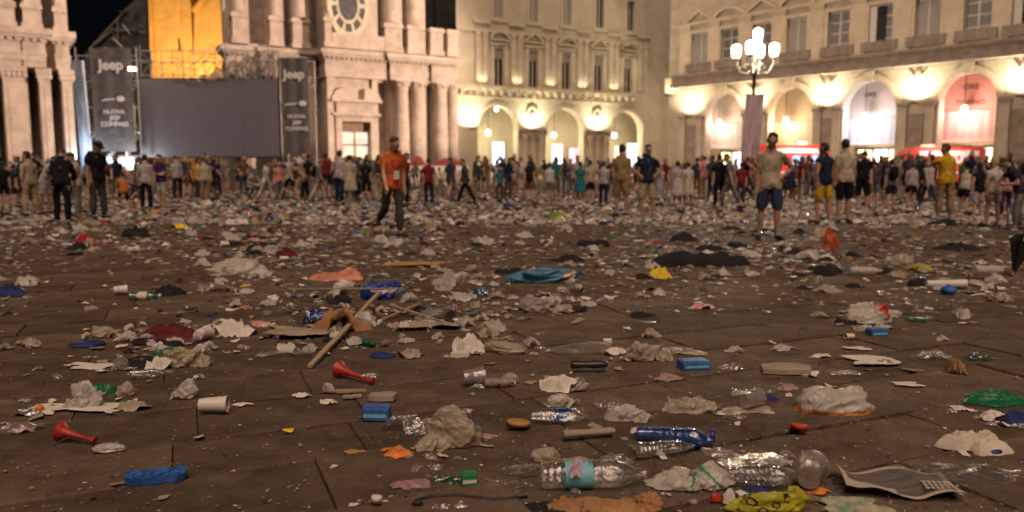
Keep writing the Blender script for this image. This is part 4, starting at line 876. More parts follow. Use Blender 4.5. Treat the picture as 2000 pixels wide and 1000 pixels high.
def person(label, px, py, hpx, ps, face, top, bottom, hair='dark', skin=0, sleeve=.65, leg=.85, fem=False, hairlen=0., shoe=None, extra=(), hem=.86, group=None):
    p = gp(px, py); me, B = get_body(ps, fem)
    fig = pose_top(ps); H = hpx / ppm(p) / fig
    root = thing('person', label, 'person', p, R(face), group); root.scale = (H, H, H)
    C, names, idx, tt, reg = regions(me, B, sleeve, leg, hem, hairlen)
    bme = me.copy(); bme.materials.clear(); bme.materials.append(SKINS[skin]); bme.materials.append(shoe or M_shoe); bme.polygons.foreach_set('material_index', (reg == 4).astype(int).tolist()) if False else None
    bme.polygons.foreach_set('use_smooth', [True] * len(bme.polygons)); put('body', bme, root)
    sd = sum(map(ord, label)) % 97; pz = B['spine'][0].z
    def ch(name, sel, m, **k):
        if sel.sum() < 4: return
        g = garment(me, sel, **k); g.materials.append(m); return put(name, g, root)
    zs = C[reg == 2][:, 2] if (reg == 2).any() else np.array([0, 1.])
    ch('shirt' if sleeve < 1.2 else 'jacket', reg == 1, CL[top], off=.014, seed=sd, flare=.014, zlo=pz - .1, zhi=pz + .2)
    ch('shorts' if leg < 1.2 else 'trousers', reg == 2, CL[bottom], off=.011 if leg > 1.2 else .016, seed=sd + 3, wave=.008, flare=.03 if leg < 1.2 else .016, zlo=float(zs.min()), zhi=pz)
    ch('hair', reg == 3, HAIRS[hair], off=.012 if not fem else .02, seed=sd, wave=.004)
    for nm in ('footL', 'footR'): ch('shoe', (reg == 4) & (idx == names.index(nm)), shoe or M_shoe, off=.008, seed=sd, wave=0)
    sp = B['spine']; hc, Rh = B['head']
    for s_ in (-1, 1): o = MB().ell((s_ * .032, -.098, .006), (.014, .008, .007), 8, rings=5).build('eye', HAIRS['dark'], root); o.location = hc; o.rotation_euler = Rh.to_euler()
    for e in extra:
        if e == 'backpack':
            b = MB(); b.ell((0, 0, 0), (.17, .10, .24), 14, rings=10); b.ell((0, .07, -.08), (.12, .06, .11), 12); o = b.build('backpack', CL['black'], root, True); o.location = sp[2] + V3(0, .19, .0); o.rotation_euler.x = R(POSE[ps][0])
            for s in (-1, 1): MB().tube([(s * .1, -.02, .22), (s * .11, -.22, .16), (s * .12, -.3, -.02), (s * .13, -.16, -.2)], .02, 6).build('strap', CL['black'], o)
        if e == 'lanyard':
            c = sp[2] + V3(0, -.16, -.14); MB().tube([tuple(sp[3] + V3(.07, -.05, .0)), tuple(c + V3(.05, .0, .1)), tuple(c)], .007, 5).tube([tuple(sp[3] + V3(-.07, -.05, .0)), tuple(c + V3(-.05, 0, .1)), tuple(c)], .007, 5).build('lanyard', CL['maroon'], root)
            MB().box(c.x - .05, c.x + .05, c.y - .02, c.y - .012, c.z - .15, c.z).build('badge_card', mat('white_badge', (.75, .74, .72), .5), root)
        if e == 'bag':
            b = MB(); b.ell((0, 0, 0), (.05, .15, .12), 10, rings=7); o = b.build('shoulder_bag', CL['black'], root, True); o.location = B['spine'][0] + V3(.22, .02, .02); MB().tube([(0, -.08, .1), (-.1, -.02, .5), (0, .1, .1)], .012, 5).build('strap', CL['black'], o)
        if e == 'cap':
            hc, Rh = B['head']; b = MB(); b.ell((0, .01, .055), (.088, .108, .075), 14, rings=8); b.ell((0, -.12, .06), (.06, .075, .012), 10, rings=5); o = b.build('cap', CL['black'], root, True); o.location = hc; o.rotation_euler = Rh.to_euler()
        if e == 'longhair':
            hc, Rh = B['head']; b = MB(); b.ell((0, .045, -.08), (.085, .06, .17), 12, rings=8); o = b.build('long_hair', HAIRS[hair], root, True); o.location = hc; o.rotation_euler.x = R(POSE[ps][0] * .6)
        if e == 'bun':
            hc, Rh = B['head']; o = MB().ell((0, .06, .09), (.06, .06, .055), 10, rings=6).build('hair_bun', HAIRS[hair], root, True); o.location = hc
        if e == 'skirt':
            z1 = sp[0].z + .12; MB().lathe([(.29, z1 - .62), (.25, z1 - .35), (.19, z1 - .08), (.15, z1 + .03)], 20, cap=False).build('skirt', CL[bottom], root, True)
    return root
_PT = {}
def pose_top(ps):
    if ps not in _PT:
        B, _, _ = pose_bones(ps); hc, Rh = B['head']; _PT[ps] = max(hc.z + .125, B['spine'][3].z + .08)
    return _PT[ps]
# ---- the people one can pick out, left to right: x of the feet, y of the feet, height in the photograph
PPL = [
 ('person in black shorts and black top at the far left edge', 10, 408, 92, 'stand', 200, 'black', 'black', dict(extra=('bag',))),
 ('person in dark top and shorts beside the woman in beige', 30, 404, 82, 'easy', 150, 'navy', 'black', {}),
 ('woman with dark hair bun in beige top and long beige trousers', 62, 421, 124, 'easy', 250, 'tan', 'beige', dict(fem=True, leg=1.9, extra=('bun',), hairlen=.05)),
 ('person in white bending behind the man in black', 90, 418, 112, 'stoop', 100, 'pale', 'white', dict(fem=True)),
 ('man in black jacket and black trousers leaning forward on the left', 124, 438, 146, 'stoop', 200, 'black', 'black', dict(sleeve=1.95, leg=1.95, hair='brown')),
 ('young person in cream top beside the man in black', 155, 424, 124, 'phone', 300, 'cream', 'grey', dict(fem=True, leg=1.9)),
 ('man in black cap and backpack with dark trousers on the left', 194, 428, 150, 'phone', 60, 'black', 'charcoal', dict(leg=1.95, extra=('backpack', 'cap'), skin=1)),
 ('person in rust orange top crouching before the bright kiosk', 243, 398, 58, 'crouch', 210, 'rust', 'black', dict(leg=1.9)),
 ('man in white shirt and black trousers near the kiosk', 287, 411, 108, 'easy', 190, 'pale', 'black', dict(leg=1.95)),
 ('person in purple top and pale shorts next to the white shirt', 318, 407, 104, 'cross', 330, 'purple', 'pale', dict(leg=1.0)),
 ('person in yellow top before the big screen', 388, 392, 82, 'stand', 140, 'yellow', 'charcoal', dict(leg=1.9)),
 ('man in pale shirt and khaki trousers before the screen', 402, 396, 86, 'phone', 220, 'cream', 'khaki', dict(leg=1.9)),
 ('woman in white top and white trousers below the screen corner', 520, 398, 84, 'walk', 90, 'white', 'pale', dict(leg=1.9, fem=True, extra=('longhair',), hairlen=.06)),
 ('person in pink top and jeans left of the right banner', 547, 393, 78, 'stand', 20, 'pink', 'grey', dict(leg=1.9, fem=True)),
 ('person in brown bending below the right banner', 596, 392, 72, 'bend', 270, 'khaki', 'black', dict(leg=1.9)),
 ('person with black backpack in pale trousers right of the banner', 622, 395, 80, 'walk', 110, 'grey', 'cream', dict(leg=1.9, extra=('backpack',))),
 ('man in white shirt and navy trousers before the church door', 664, 399, 104, 'call', 160, 'pale', 'navy', dict(leg=1.95)),
 ('person in cream dress beside the church door', 684, 396, 92, 'stand', 200, 'cream', 'cream', dict(fem=True, extra=('skirt',))),
 ('person in black carrying a dark bag right of the church door', 716, 394, 84, 'easy', 180, 'black', 'black', dict(extra=('bag',), leg=1.2)),
 ('man in orange shirt with lanyard and badge walking through the litter', 768, 462, 192, 'stride', 30, 'orange', 'charcoal', dict(leg=1.97, extra=('lanyard',), hair='brown', skin=0, hem=.82)),
 ('person in maroon top looking at a phone behind the orange shirt', 790, 402, 102, 'phone', 60, 'maroon', 'black', dict(leg=1.9)),
 ('man in dark red shirt and dark trousers before the church columns', 838, 402, 92, 'stand', 185, 'maroon', 'navy', dict(leg=1.95)),
 ('man in charcoal jacket walking past the red pavilion', 910, 400, 88, 'walk', 270, 'charcoal', 'black', dict(leg=1.95, sleeve=1.9)),
 ('person in dark teal top before the lit blue shop door', 976, 392, 66, 'stand', 10, 'teal', 'charcoal', dict(leg=1.9)),
 ('man in black vest before the middle arch', 1034, 394, 80, 'easy', 180, 'black', 'brown', dict(sleeve=.2)),
 ('person in loose white shirt seen from behind before the arches', 1073, 393, 74, 'stand', 180, 'white', 'grey', dict(leg=1.0)),
 ('woman in teal dress before the pink lit shop', 1133, 397, 80, 'stand', 175, 'teal', 'teal', dict(fem=True, extra=('skirt',))),
 ('woman in cream top beside the teal dress', 1152, 396, 82, 'easy', 200, 'cream', 'black', dict(fem=True, hairlen=.05)),
 ('person in grey checked top and dark trousers left of the backpacker', 1178, 402, 86, 'cross', 150, 'pale', 'navy', dict(leg=1.95)),
 ('man in olive shirt and khaki shorts before the third arch', 1213, 422, 138, 'easy', 170, 'khaki', 'khaki', dict(leg=.95, skin=1)),
 ('man in navy polo shirt and beige shorts before the palace corner', 1263, 428, 144, 'hips2', 5, 'navy', 'beige', dict(leg=.95, skin=1)),
 ('person in pale long dress left of the street lamp', 1322, 404, 88, 'stand', 180, 'pale', 'pale', dict(fem=True, extra=('skirt',))),
 ('person in white smock beside the pale dress', 1343, 402, 84, 'easy', 190, 'white', 'cream', dict(fem=True, extra=('skirt',))),
 ('man in black shirt and trousers left of the tan shirt', 1403, 407, 104, 'stand', 180, 'black', 'black', dict(leg=1.95)),
 ('person in grey walking beside the man in black', 1424, 408, 106, 'walk', 240, 'grey', 'grey', dict(leg=1.6)),
 ('person in maroon top behind the man in tan', 1446, 402, 84, 'stand', 170, 'maroon', 'charcoal', dict(leg=1.9)),
 ('man in tan shirt and dark denim shorts with hand on hip', 1500, 467, 204, 'hip', 352, 'tan', 'jean', dict(leg=.95, skin=1, hem=.84)),
 ('man in navy sleeveless top and yellow shorts', 1606, 437, 156, 'easy', 200, 'navy', 'yellow', dict(leg=.92, sleeve=.2, skin=1)),
 ('man in white shirt and black shorts beside the yellow shorts', 1646, 434, 160, 'stand', 185, 'cream', 'black', dict(leg=.95, skin=1)),
 ('person in black behind the man in white shirt', 1683, 412, 116, 'phone', 150, 'black', 'black', dict(leg=1.1)),
 ('person in dark top and grey shorts with arms folded right of the white shirt', 1705, 404, 90, 'cross', 180, 'charcoal', 'grey', {}),
 ('person with black backpack and navy shorts before the red van', 1738, 410, 98, 'stand', 180, 'grey', 'navy', dict(extra=('backpack',))),
 ('person in pale top and dark shorts before the lettering of the van', 1778, 402, 82, 'easy', 160, 'pale', 'black', {}),
 ('person in grey top and dark trousers left of the yellow jersey', 1812, 408, 96, 'walk', 200, 'pale', 'charcoal', dict(leg=1.9)),
 ('man in yellow jersey and khaki trousers on the right', 1842, 434, 152, 'call', 190, 'yellow', 'khaki', dict(leg=1.7, skin=1, hair='brown')),
 ('person with black bag between the yellow jersey and the blond woman', 1880, 415, 88, 'stoop', 140, 'cream', 'black', dict(extra=('bag',))),
 ('person in black vest left of the blond woman', 1908, 430, 112, 'stand', 180, 'black', 'pale', dict(fem=True, sleeve=.2)),
 ('blond woman in pale top and pale shorts on the right', 1936, 444, 134, 'easy', 190, 'white', 'cream', dict(fem=True, hair='blond', extra=('longhair',), hairlen=.08, leg=.6)),
 ('person in mauve top behind the blond woman', 1962, 424, 104, 'stand', 170, 'pink', 'purple', dict(leg=1.9)),
 ('person in purple top and grey trousers at the right edge', 1986, 448, 138, 'stoop', 250, 'purple', 'grey', dict(leg=1.95)),
]
for lab, x, y, h, ps, fc, top, bot, kw in PPL: person(lab, x, y, h, ps, fc, top, bot, **kw)
# ---- the crowd further back: people too small to show their parts
rc = random.Random(21); CROWD = []; SEEN = set()
for ps in ('stand', 'easy', 'walk', 'phone', 'cross', 'bend', 'hips2', 'stoop', 'crouch'):
    for fem in (False, True):
        if fem and ps in ('bend', 'hips2', 'crouch'): continue
        for lg, sl in ((.9, .6), (1.95, .6), (1.95, 1.9)):
            me, B = get_body(ps, fem, 1200); reg = regions(me, B, sl, lg, .88, .06 if fem else 0)[4]
            m2 = me.copy(); m2.materials.clear(); 
            for mm in (SKINS[0], CL['grey'], CL['navy'], HAIRS['dark'], M_shoe): m2.materials.append(mm)
            m2.polygons.foreach_set('material_index', reg.tolist()); m2.polygons.foreach_set('use_smooth', [True] * len(m2.polygons)); CROWD.append((ps, m2))
TOPS = ['charcoal', 'black', 'navy', 'brown', 'grey', 'black', 'jean', 'green', 'charcoal', 'brown', 'navy', 'cream', 'grey', 'grey', 'black', 'navy', 'beige', 'pale', 'brown', 'maroon', 'pink', 'charcoal', 'teal', 'purple', 'pale']; BOTS = ['black', 'navy', 'jean', 'charcoal', 'grey', 'khaki', 'beige', 'brown', 'black', 'pale']
WORD = {'pale': 'pale grey', 'jean': 'denim', 'tan': 'tan'}
NEARW = [(-99, 'at the left of the square'), (330, 'before the video screen'), (560, 'under the right banner'), (620, 'before the church'), (800, 'near the red pavilions'), (930, 'before the arches'), (1290, 'near the street lamp'), (1480, 'by the red van'), (1640, 'before the right arcade')]
n = 0
spots = []
CEN = [rc.uniform(-20, 2030) for _ in range(46)]
for k in range(2400):
    if n >= 236: break
    px = rc.choice(CEN) + rc.gauss(0, 20) if rc.random() < .7 else rc.uniform(-20, 2030); dens = 1.0 if (330 < px < 760 or 1280 < px < 1480 or px > 1660 or px < 60) else .7
    if rc.random() > dens: continue
    py = rc.choice([rc.uniform(376, 388), rc.uniform(368, 380), rc.uniform(384, 396)]); p = gp(px, py)
    if any((p - q).length < .42 for q in spots): continue
    if 196 < px < 290 and p.y > 50: continue
    spots.append(p); ps, me = rc.choice(CROWD); H = rc.uniform(.88, 1.0) * .97
    o = put('person', me, None, p, rc.uniform(0, 6.28), (H, H, H)); t, b_ = rc.choice(TOPS), rc.choice(BOTS)
    w = [t_ for lim, t_ in NEARW if lim <= px][-1]
    while (t, b_, w) in SEEN: t, b_ = rc.choice(TOPS), rc.choice(BOTS)
    SEEN.add((t, b_, w))
    for i, mm in enumerate((SKINS[rc.randrange(2)], CL[t], CL[b_], HAIRS[rc.choice(('dark', 'dark', 'dark', 'brown', 'blond'))], rc.choice((M_shoe, M_shoe, M_shoew)))):
        o.material_slots[i].link = 'OBJECT'; o.material_slots[i].material = mm
    tag(o, f"far person in {WORD.get(t, t)} top, {WORD.get(b_, b_)} bottoms, {w}", 'person', 'people crowding the far side of the square'); n += 1

# people standing so far back that they merge into one dark mass
dc_v = []; dc_f = []; dc_m = []; base = 0; DCM = [SKINS[1], CL['charcoal'], CL['navy'], HAIRS['dark'], CL['brown'], CL['grey'], CL['cream'], CL['black']]
cache = []
for ps, me in CROWD[::2]:
    a = np.empty(len(me.vertices) * 3); me.vertices.foreach_get('co', a); mi = np.empty(len(me.polygons), int); me.polygons.foreach_get('material_index', mi); cache.append((a.reshape(-1, 3), [list(p.vertices) for p in me.polygons], mi))
for k in range(130):
    px = rc.uniform(-20, 2030); p = gp(px, rc.uniform(360, 371))
    if 196 < px < 300 or p.y > 57: continue
    a, F, mi = cache[rc.randrange(len(cache))]; q = rc.uniform(0, 6.28); H = rc.uniform(.86, .98); c, s_ = math.cos(q) * H, math.sin(q) * H
    dc_v.append(np.stack([a[:, 0] * c - a[:, 1] * s_ + p.x, a[:, 0] * s_ + a[:, 1] * c + p.y, a[:, 2] * H], 1)); dc_f += [[v + base for v in f] for f in F]; base += len(a)
    mp = [0, rc.choice((1, 4, 5, 6, 7, 2)), rc.choice((1, 2, 7, 4)), 3, 1]; dc_m += [mp[i] for i in mi]
me = bpy.data.meshes.new('distant_crowd'); me.from_pydata(np.concatenate(dc_v).tolist(), [], dc_f)
for m_ in DCM: me.materials.append(m_)
me.polygons.foreach_set('material_index', dc_m); tag(put('distant_crowd', me), 'dark mass of people standing behind the crowd at the far end', 'crowd', kind='stuff')
# ================================================================== litter
_ICO = {}
def ico(sub):
    if sub not in _ICO:
        bm = bmesh.new(); bmesh.ops.create_icosphere(bm, subdivisions=sub, radius=1); bm.verts.ensure_lookup_table()
        _ICO[sub] = (np.array([v.co[:] for v in bm.verts]), [[v.index for v in f.verts] for f in bm.faces]); bm.free()
    return _ICO[sub]
def tents(P, r, k, amp, fall=.75):
    """sum of creases: piecewise linear ridges and valleys in random directions"""
    out = np.zeros(len(P)); a = amp
    for i in range(k):
        n = r.normal(size=P.shape[1]); n /= np.linalg.norm(n); c = r.uniform(-.6, .6); f = 1 + i * .35
        t = (P @ n - c); e = np.abs(t) if i % 3 else np.maximum(t, 0) * 1.3; out += a * r.choice((-1, 1)) * (e - .4); a *= fall if i % 3 == 2 else 1
    return out
def wrinkle(P, r, k, amp, freq):
    """bent, broken creases of a finer size"""
    out = np.zeros(len(P)); d = P.shape[1]
    for i in range(k):
        n, m, q = (r.normal(size=d) for _ in range(3)); n /= np.linalg.norm(n); f = freq * r.uniform(.6, 1.5)
        t = P @ n * f + .55 * np.sin(P @ m * freq * .45 + r.uniform(0, 6)) + r.uniform(0, 9); w = np.abs((t + 100) % 1 - .5) * 2 - .5
        out += amp * w * np.clip(.5 + np.sin(P @ q * 2 + r.uniform(0, 6)), 0, 1.3)
    return out
def mesh_np(name, V, F, mats, smooth=True, mi=None):
    me = bpy.data.meshes.new(name); me.from_pydata(V.tolist(), [], F)
    for m in (mats if isinstance(mats, (list, tuple)) else [mats]): me.materials.append(m)
    if mi is not None: me.polygons.foreach_set('material_index', mi)
    if smooth:
        me.polygons.foreach_set('use_smooth', [True] * len(me.polygons))
        try: me.set_sharp_from_angle(angle=R(48))
        except Exception: pass
    me.update(); return me
def bag_mesh(seed, W, D, H, m, sub=4, amp=.16, lobes=1, knot=True, marks=()):
    r = np.random.RandomState(seed); P, F = ico(sub); P = P.copy()
    rad = 1 + tents(P, r, 15, amp * 1.15, .85) + wrinkle(P, r, 5, .05 + amp * .22, 1.4) + wrinkle(P, r, 6, .04 + amp * .08, 3.0)
    for k in range(r.randint(1, 4) if knot else 0):    # corners and handles sticking out
        d = r.normal(size=3); d[2] = abs(d[2]) * .6; d /= np.linalg.norm(d); rad += r.uniform(.2, .6) * np.exp(-(1 - P @ d) / .035)
    for k in range(3):
        d = r.normal(size=3); d[2] = abs(d[2]) * .5; d /= np.linalg.norm(d); rad -= .30 * np.exp(-((1 - P @ d) / .16))
    if knot:                                       # gathered neck with radiating pleats
        d = np.array([r.choice((-1, 1)), r.uniform(-.3, .3), r.uniform(.1, .6)]); d /= np.linalg.norm(d)
        u = np.cross(d, [0, 0, 1.]); u /= np.linalg.norm(u); w = np.cross(d, u); a = np.arctan2(P @ w, P @ u); q = P @ d
        rad += (.06 * np.sin(a * 9 + q * 3) + .05 * np.abs(np.sin(a * 5.5 - q * 4 + 1))) * np.clip(q + .75, 0, 1.25) + .5 * np.exp(-(1 - q) / .02)
    Q = P * rad[:, None]
    if lobes == 2: Q[:, 2] *= .62 + .5 * np.abs(Q[:, 0]) ** 1.1 / (.4 + np.abs(Q[:, 0])) * 1.1; Q[:, 0] *= 1.15
    Q[:, 2] = np.where(Q[:, 2] < -.25, -.25 + (Q[:, 2] + .25) * .08, Q[:, 2]); Q[:, 2] -= Q[:, 2].min()
    Q[:, 0] *= W / np.ptp(Q[:, 0]); Q[:, 1] *= D / np.ptp(Q[:, 1]); Q[:, 2] *= H / np.ptp(Q[:, 2])
    Q[:, 0] -= (Q[:, 0].max() + Q[:, 0].min()) / 2; Q[:, 1] -= (Q[:, 1].max() + Q[:, 1].min()) / 2
    if not marks: return mesh_np('bag', Q, F, m)
    mi = []
    for f in F:
        c = Q[f].mean(0); u, v = c[0] / W, c[2] / H; y = c[1] / D; mi.append(0)
        for k, (fn, _) in enumerate(marks):
            if fn(u, y, v): mi[-1] = k + 1
    return mesh_np('bag', Q, F, [m] + [q[1] for q in marks], True, mi)
def heap_mesh(seed, W, D, H, m, n=26, k=44, amp=.2):
    """rumpled cloth lying in a heap"""
    r = np.random.RandomState(seed); V = [[0, 0, 0]]; F = []; ph = r.uniform(0, 6.28, 6)
    for i in range(1, n + 1):
        for j in range(k):
            a = 2 * math.pi * j / k; out = 1 + .22 * math.sin(2 * a + ph[0]) + .16 * math.sin(3 * a + ph[1]) + .10 * math.sin(5 * a + ph[2]) + .06 * math.sin(9 * a + ph[3])
            V.append([i / n * out * math.cos(a), i / n * out * math.sin(a), 0])
    for j in range(k): F.append([0, 1 + j, 1 + (j + 1) % k])
    for i in range(n - 1):
        for j in range(k): F.append([1 + i * k + j, 1 + (i + 1) * k + j, 1 + (i + 1) * k + (j + 1) % k, 1 + i * k + (j + 1) % k])
    V = np.array(V); rho = np.concatenate([[0], np.repeat(np.arange(1, n + 1) / n, k)])
    env = np.clip(1 - rho ** 2.2, 0, 1) ** .8; z = env * (.5 + tents(V[:, :2], r, 8, amp * 1.3) + wrinkle(V[:, :2], r, 6, amp * .75, 1.9) + wrinkle(V[:, :2], r, 5, amp * .3, 4.2)) + .06 * np.abs(tents(V[:, :2] * 2.5, r, 4, .8)) * (1 - rho ** 6)
    z = np.maximum(z, .004); V[:, 2] = z; V[:, 0] += .05 * tents(V[:, :2] * 2, r, 4, .5); V[:, 1] += .05 * tents(V[:, :2] * 2, r, 4, .5)
    V[:, 0] *= W / np.ptp(V[:, 0]); V[:, 1] *= D / np.ptp(V[:, 1]); V[:, 2] *= H / max(1e-3, V[:, 2].max()); return mesh_np('cloth', V, F, m)
def sheet_mesh(seed, W, D, H, m, nx=16, ny=12, k=7, ragged=.016):
    """crumpled sheet of paper or film"""
    r = np.random.RandomState(seed); x, y = np.meshgrid(np.linspace(-.5, .5, nx + 1), np.linspace(-.5, .5, ny + 1)); P = np.stack([x.ravel(), y.ravel()], 1)
    e = np.maximum(np.abs(P[:, 0]), np.abs(P[:, 1])) > .499; P2 = P + r.uniform(-1, 1, P.shape) * (ragged * e[:, None] + .006)
    a = np.arctan2(P[:, 1], P[:, 0]); P2 *= (1 + .16 * np.sin(2 * a + r.uniform(0, 6)) + .12 * np.sin(3 * a + r.uniform(0, 6)) + .08 * np.sin(5 * a + r.uniform(0, 6)))[:, None]
    z = tents(P * 1.6, r, k + 3, 1., .9) + wrinkle(P, r, 6, .38, 2.4) + wrinkle(P, r, 5, .16, 5.); z -= z.min(); z *= H / max(1e-3, z.max())
    V = np.stack([P2[:, 0] * W, P2[:, 1] * D, z + .003], 1); F = [[j * (nx + 1) + i, j * (nx + 1) + i + 1, (j + 1) * (nx + 1) + i + 1, (j + 1) * (nx + 1) + i] for j in range(ny) for i in range(nx)]
    F = [t for q in F for t in ((q[0], q[1], q[2]), (q[0], q[2], q[3]))]
    return mesh_np('sheet', V, F, m, smooth=True)
def crumple_mesh(seed, W, D, H, m, n=16, k=40, pleat=9, soft=1.):
    """thin sheet of plastic or paper scrunched together: pleats running out to pointed corners and a curled free rim"""
    r = np.random.RandomState(seed); nc = r.randint(4, 8); ca = np.sort(r.uniform(0, 2 * math.pi, nc)); cr = r.uniform(.7, 1.3, nc); va = (ca + np.roll(ca, -1) + (np.arange(nc) == nc - 1) * 2 * math.pi) / 2; vr = r.uniform(.45, .85, nc)
    A = np.concatenate([ca, va]); RR = np.concatenate([cr, vr]); o = np.argsort(A); A, RR = A[o], RR[o]
    a = 2 * math.pi * np.arange(k) / k; rim = np.interp(a, np.concatenate([A - 2 * math.pi, A, A + 2 * math.pi]), np.tile(RR, 3))
    rho = (np.arange(1, n + 1) / n)[:, None]; X = (rho * rim * np.cos(a)).ravel(); Y = (rho * rim * np.sin(a)).ravel(); aa = np.tile(a, n); rr = np.repeat(np.arange(1, n + 1) / n, k)
    P = np.stack([X, Y], 1); ph = r.uniform(0, 6.28, 8); off = P + .25 * r.normal(size=2)
    z = .75 * (np.clip(1 - (rr * r.uniform(.95, 1.15)) ** 2, 0, 1) if soft == 1 else np.clip(1 - rr ** 3, 0, 1) ** .55) + .34 * soft * np.abs(np.sin(aa * pleat / 2 + ph[0] + 1.5 * rr + .8 * np.sin(aa * 2 + ph[4]))) * rr * (1.15 - .6 * rr) + soft * (wrinkle(P, r, 5, .13, 1.6) * (1.1 - .5 * rr) + wrinkle(P, r, 5, .06 if soft == 1 else .02, 3.6))
    z += soft * .42 * np.maximum(0, np.sin(2 * aa + ph[1])) * rr ** 4 + .2 * np.maximum(0, np.sin(3 * aa + ph[2])) * rr ** 5; z += .1 * tents(off, r, 5, .8)
    X = X + .14 * wrinkle(P, r, 4, .5, 1.8); Y = Y + .14 * wrinkle(P, r, 4, .5, 1.8)
    V = np.concatenate([[[0, 0, z[:k].mean()]], np.stack([X, Y, z], 1)]); V[:, 2] = np.maximum(V[:, 2] - np.percentile(V[:, 2], 6), .004)
    F = [[0, 1 + j, 1 + (j + 1) % k] for j in range(k)] + [[1 + i * k + j, 1 + (i + 1) * k + j, 1 + (i + 1) * k + (j + 1) % k, 1 + i * k + (j + 1) % k] for i in range(n - 1) for j in range(k)]
    V[:, 0] *= W / np.ptp(V[:, 0]); V[:, 1] *= D / np.ptp(V[:, 1]); V[:, 2] *= H / V[:, 2].max(); V[:, 0] -= (V[:, 0].max() + V[:, 0].min()) / 2; V[:, 1] -= (V[:, 1].max() + V[:, 1].min()) / 2
    me = mesh_np('crumple', V, F, m)
    if soft < 1 and 'sharp_edge' in me.attributes: me.attributes.remove(me.attributes['sharp_edge'])
    return me
M_ = dict(
 whitebag=plastic('white_bag_plastic', (.76, .71, .63), .12, .42, .30), beigebag=plastic('beige_bag_plastic', (.56, .48, .36), .10, .4, .36), greybag=plastic('grey_bag_plastic', (.46, .43, .40), .22, .38, .3),
 clear=clearfilm('clear_plastic_film', (.80, .78, .76), .12, .10, .7, .16), frost=clearfilm('frosted_plastic', (.74, .70, .66), .2, .12, .6, .34), bluebag=plastic('light_blue_sack', (.10, .30, .50), .05, .35, .4), royal=plastic('royal_blue_bag', (.02, .055, .32), .03, .2, .35),
 greenclear=clearfilm('green_clear_plastic', (.10, .36, .22), .1, .1, .7, .3), blueclear=clearfilm('blue_clear_plastic', (.03, .14, .55), .08, .1, .7, .5), orangebag=plastic('orange_red_bag', (.62, .14, .06), .05, .35, .4), yellowbag=plastic('yellow_bag_plastic', (.52, .48, .03), .04, .3, .4), greennet=plastic('green_net_bag', (.015, .20, .085), .12, .25, .4), pinkfilm=plastic('pink_wrapper', (.60, .36, .38), .2, .3, .3), silver=mat('silver_foil', (.55, .53, .52), .28, .8, var=.2, scale=14, bump=.5, bscale=40),
 paper=mat('white_paper', (.66, .61, .52), .85, var=.10, scale=5, spec=.2), brown=mat('brown_paper', (.38, .20, .085), .85, var=.2, scale=5), card=mat('grey_cardboard', (.36, .29, .21), .85, var=.18, scale=5), wood=mat('pale_wood', (.42, .30, .19), .75, var=.2, scale=5, stretch=(8, 1, 8)), ochre=mat('ochre_cardboard', (.42, .24, .06), .8, var=.2, scale=5),
 red=mat('red_plastic', (.50, .035, .025), .45, var=.2, scale=14, spec=.5, bump=.2, bscale=50), blue=mat('blue_plastic', (.04, .145, .46), .5, var=.28, scale=11, spec=.45, bump=.3, bscale=40), navy=mat('navy_plastic', (.012, .03, .20), .4, var=.1, scale=5), white=mat('white_plastic', (.68, .63, .56), .45, var=.06, scale=5), yellow=mat('yellow_plastic', (.75, .52, .03), .5, var=.08), orange=mat('orange_plastic', (.72, .20, .02), .5, var=.12, scale=9), black=mat('black_plastic', (.012, .011, .012), .5, var=.2), green=mat('green_print', (.03, .22, .07), .5, var=.1), label=mat('pale_blue_label', (.20, .48, .58), .5, var=.12, scale=9), peel=mat('orange_peel', (.68, .22, .04), .6, var=.35, scale=10, dark=(.28, .09, .03)), pinkc=mat('salmon_cloth', (.58, .24, .15), .9, var=.25, scale=7), redc=mat('red_cloth', (.38, .012, .018), .85, var=.25, scale=6), blackc=mat('black_cloth', (.014, .013, .014), .9, var=.3, scale=8), navyc=mat('navy_cloth', (.02, .035, .14), .9, var=.3, scale=6), creamc=mat('cream_cloth', (.58, .51, .40), .9, var=.15, scale=6, bump=.3, bscale=60), tanc=mat('tan_cloth', (.36, .30, .215), .9, var=.15, scale=6, bump=.3, bscale=60), darkred=mat('dark_red_cloth', (.13, .012, .018), .9, var=.4, scale=9), beer=plastic('amber_plastic', (.55, .26, .06), .4, .4, .2, .1, .7), can=mat('dark_can', (.06, .05, .045), .4, .6, var=.2), pearl=plastic('pearly_plastic', (.70, .66, .60), .2, .35, .25, .08, .7), greenprint=mat('green_cream_print', (.50, .44, .28), .6, var=.1, scale=26, dark=(.05, .20, .14)), bottleclear=clearfilm('clear_bottle_plastic', (.88, .88, .88), .07, .10, .85, .08), redprint=mat('red_white_print', (.62, .55, .48), .6, var=.1, scale=22, dark=(.45, .02, .02)))
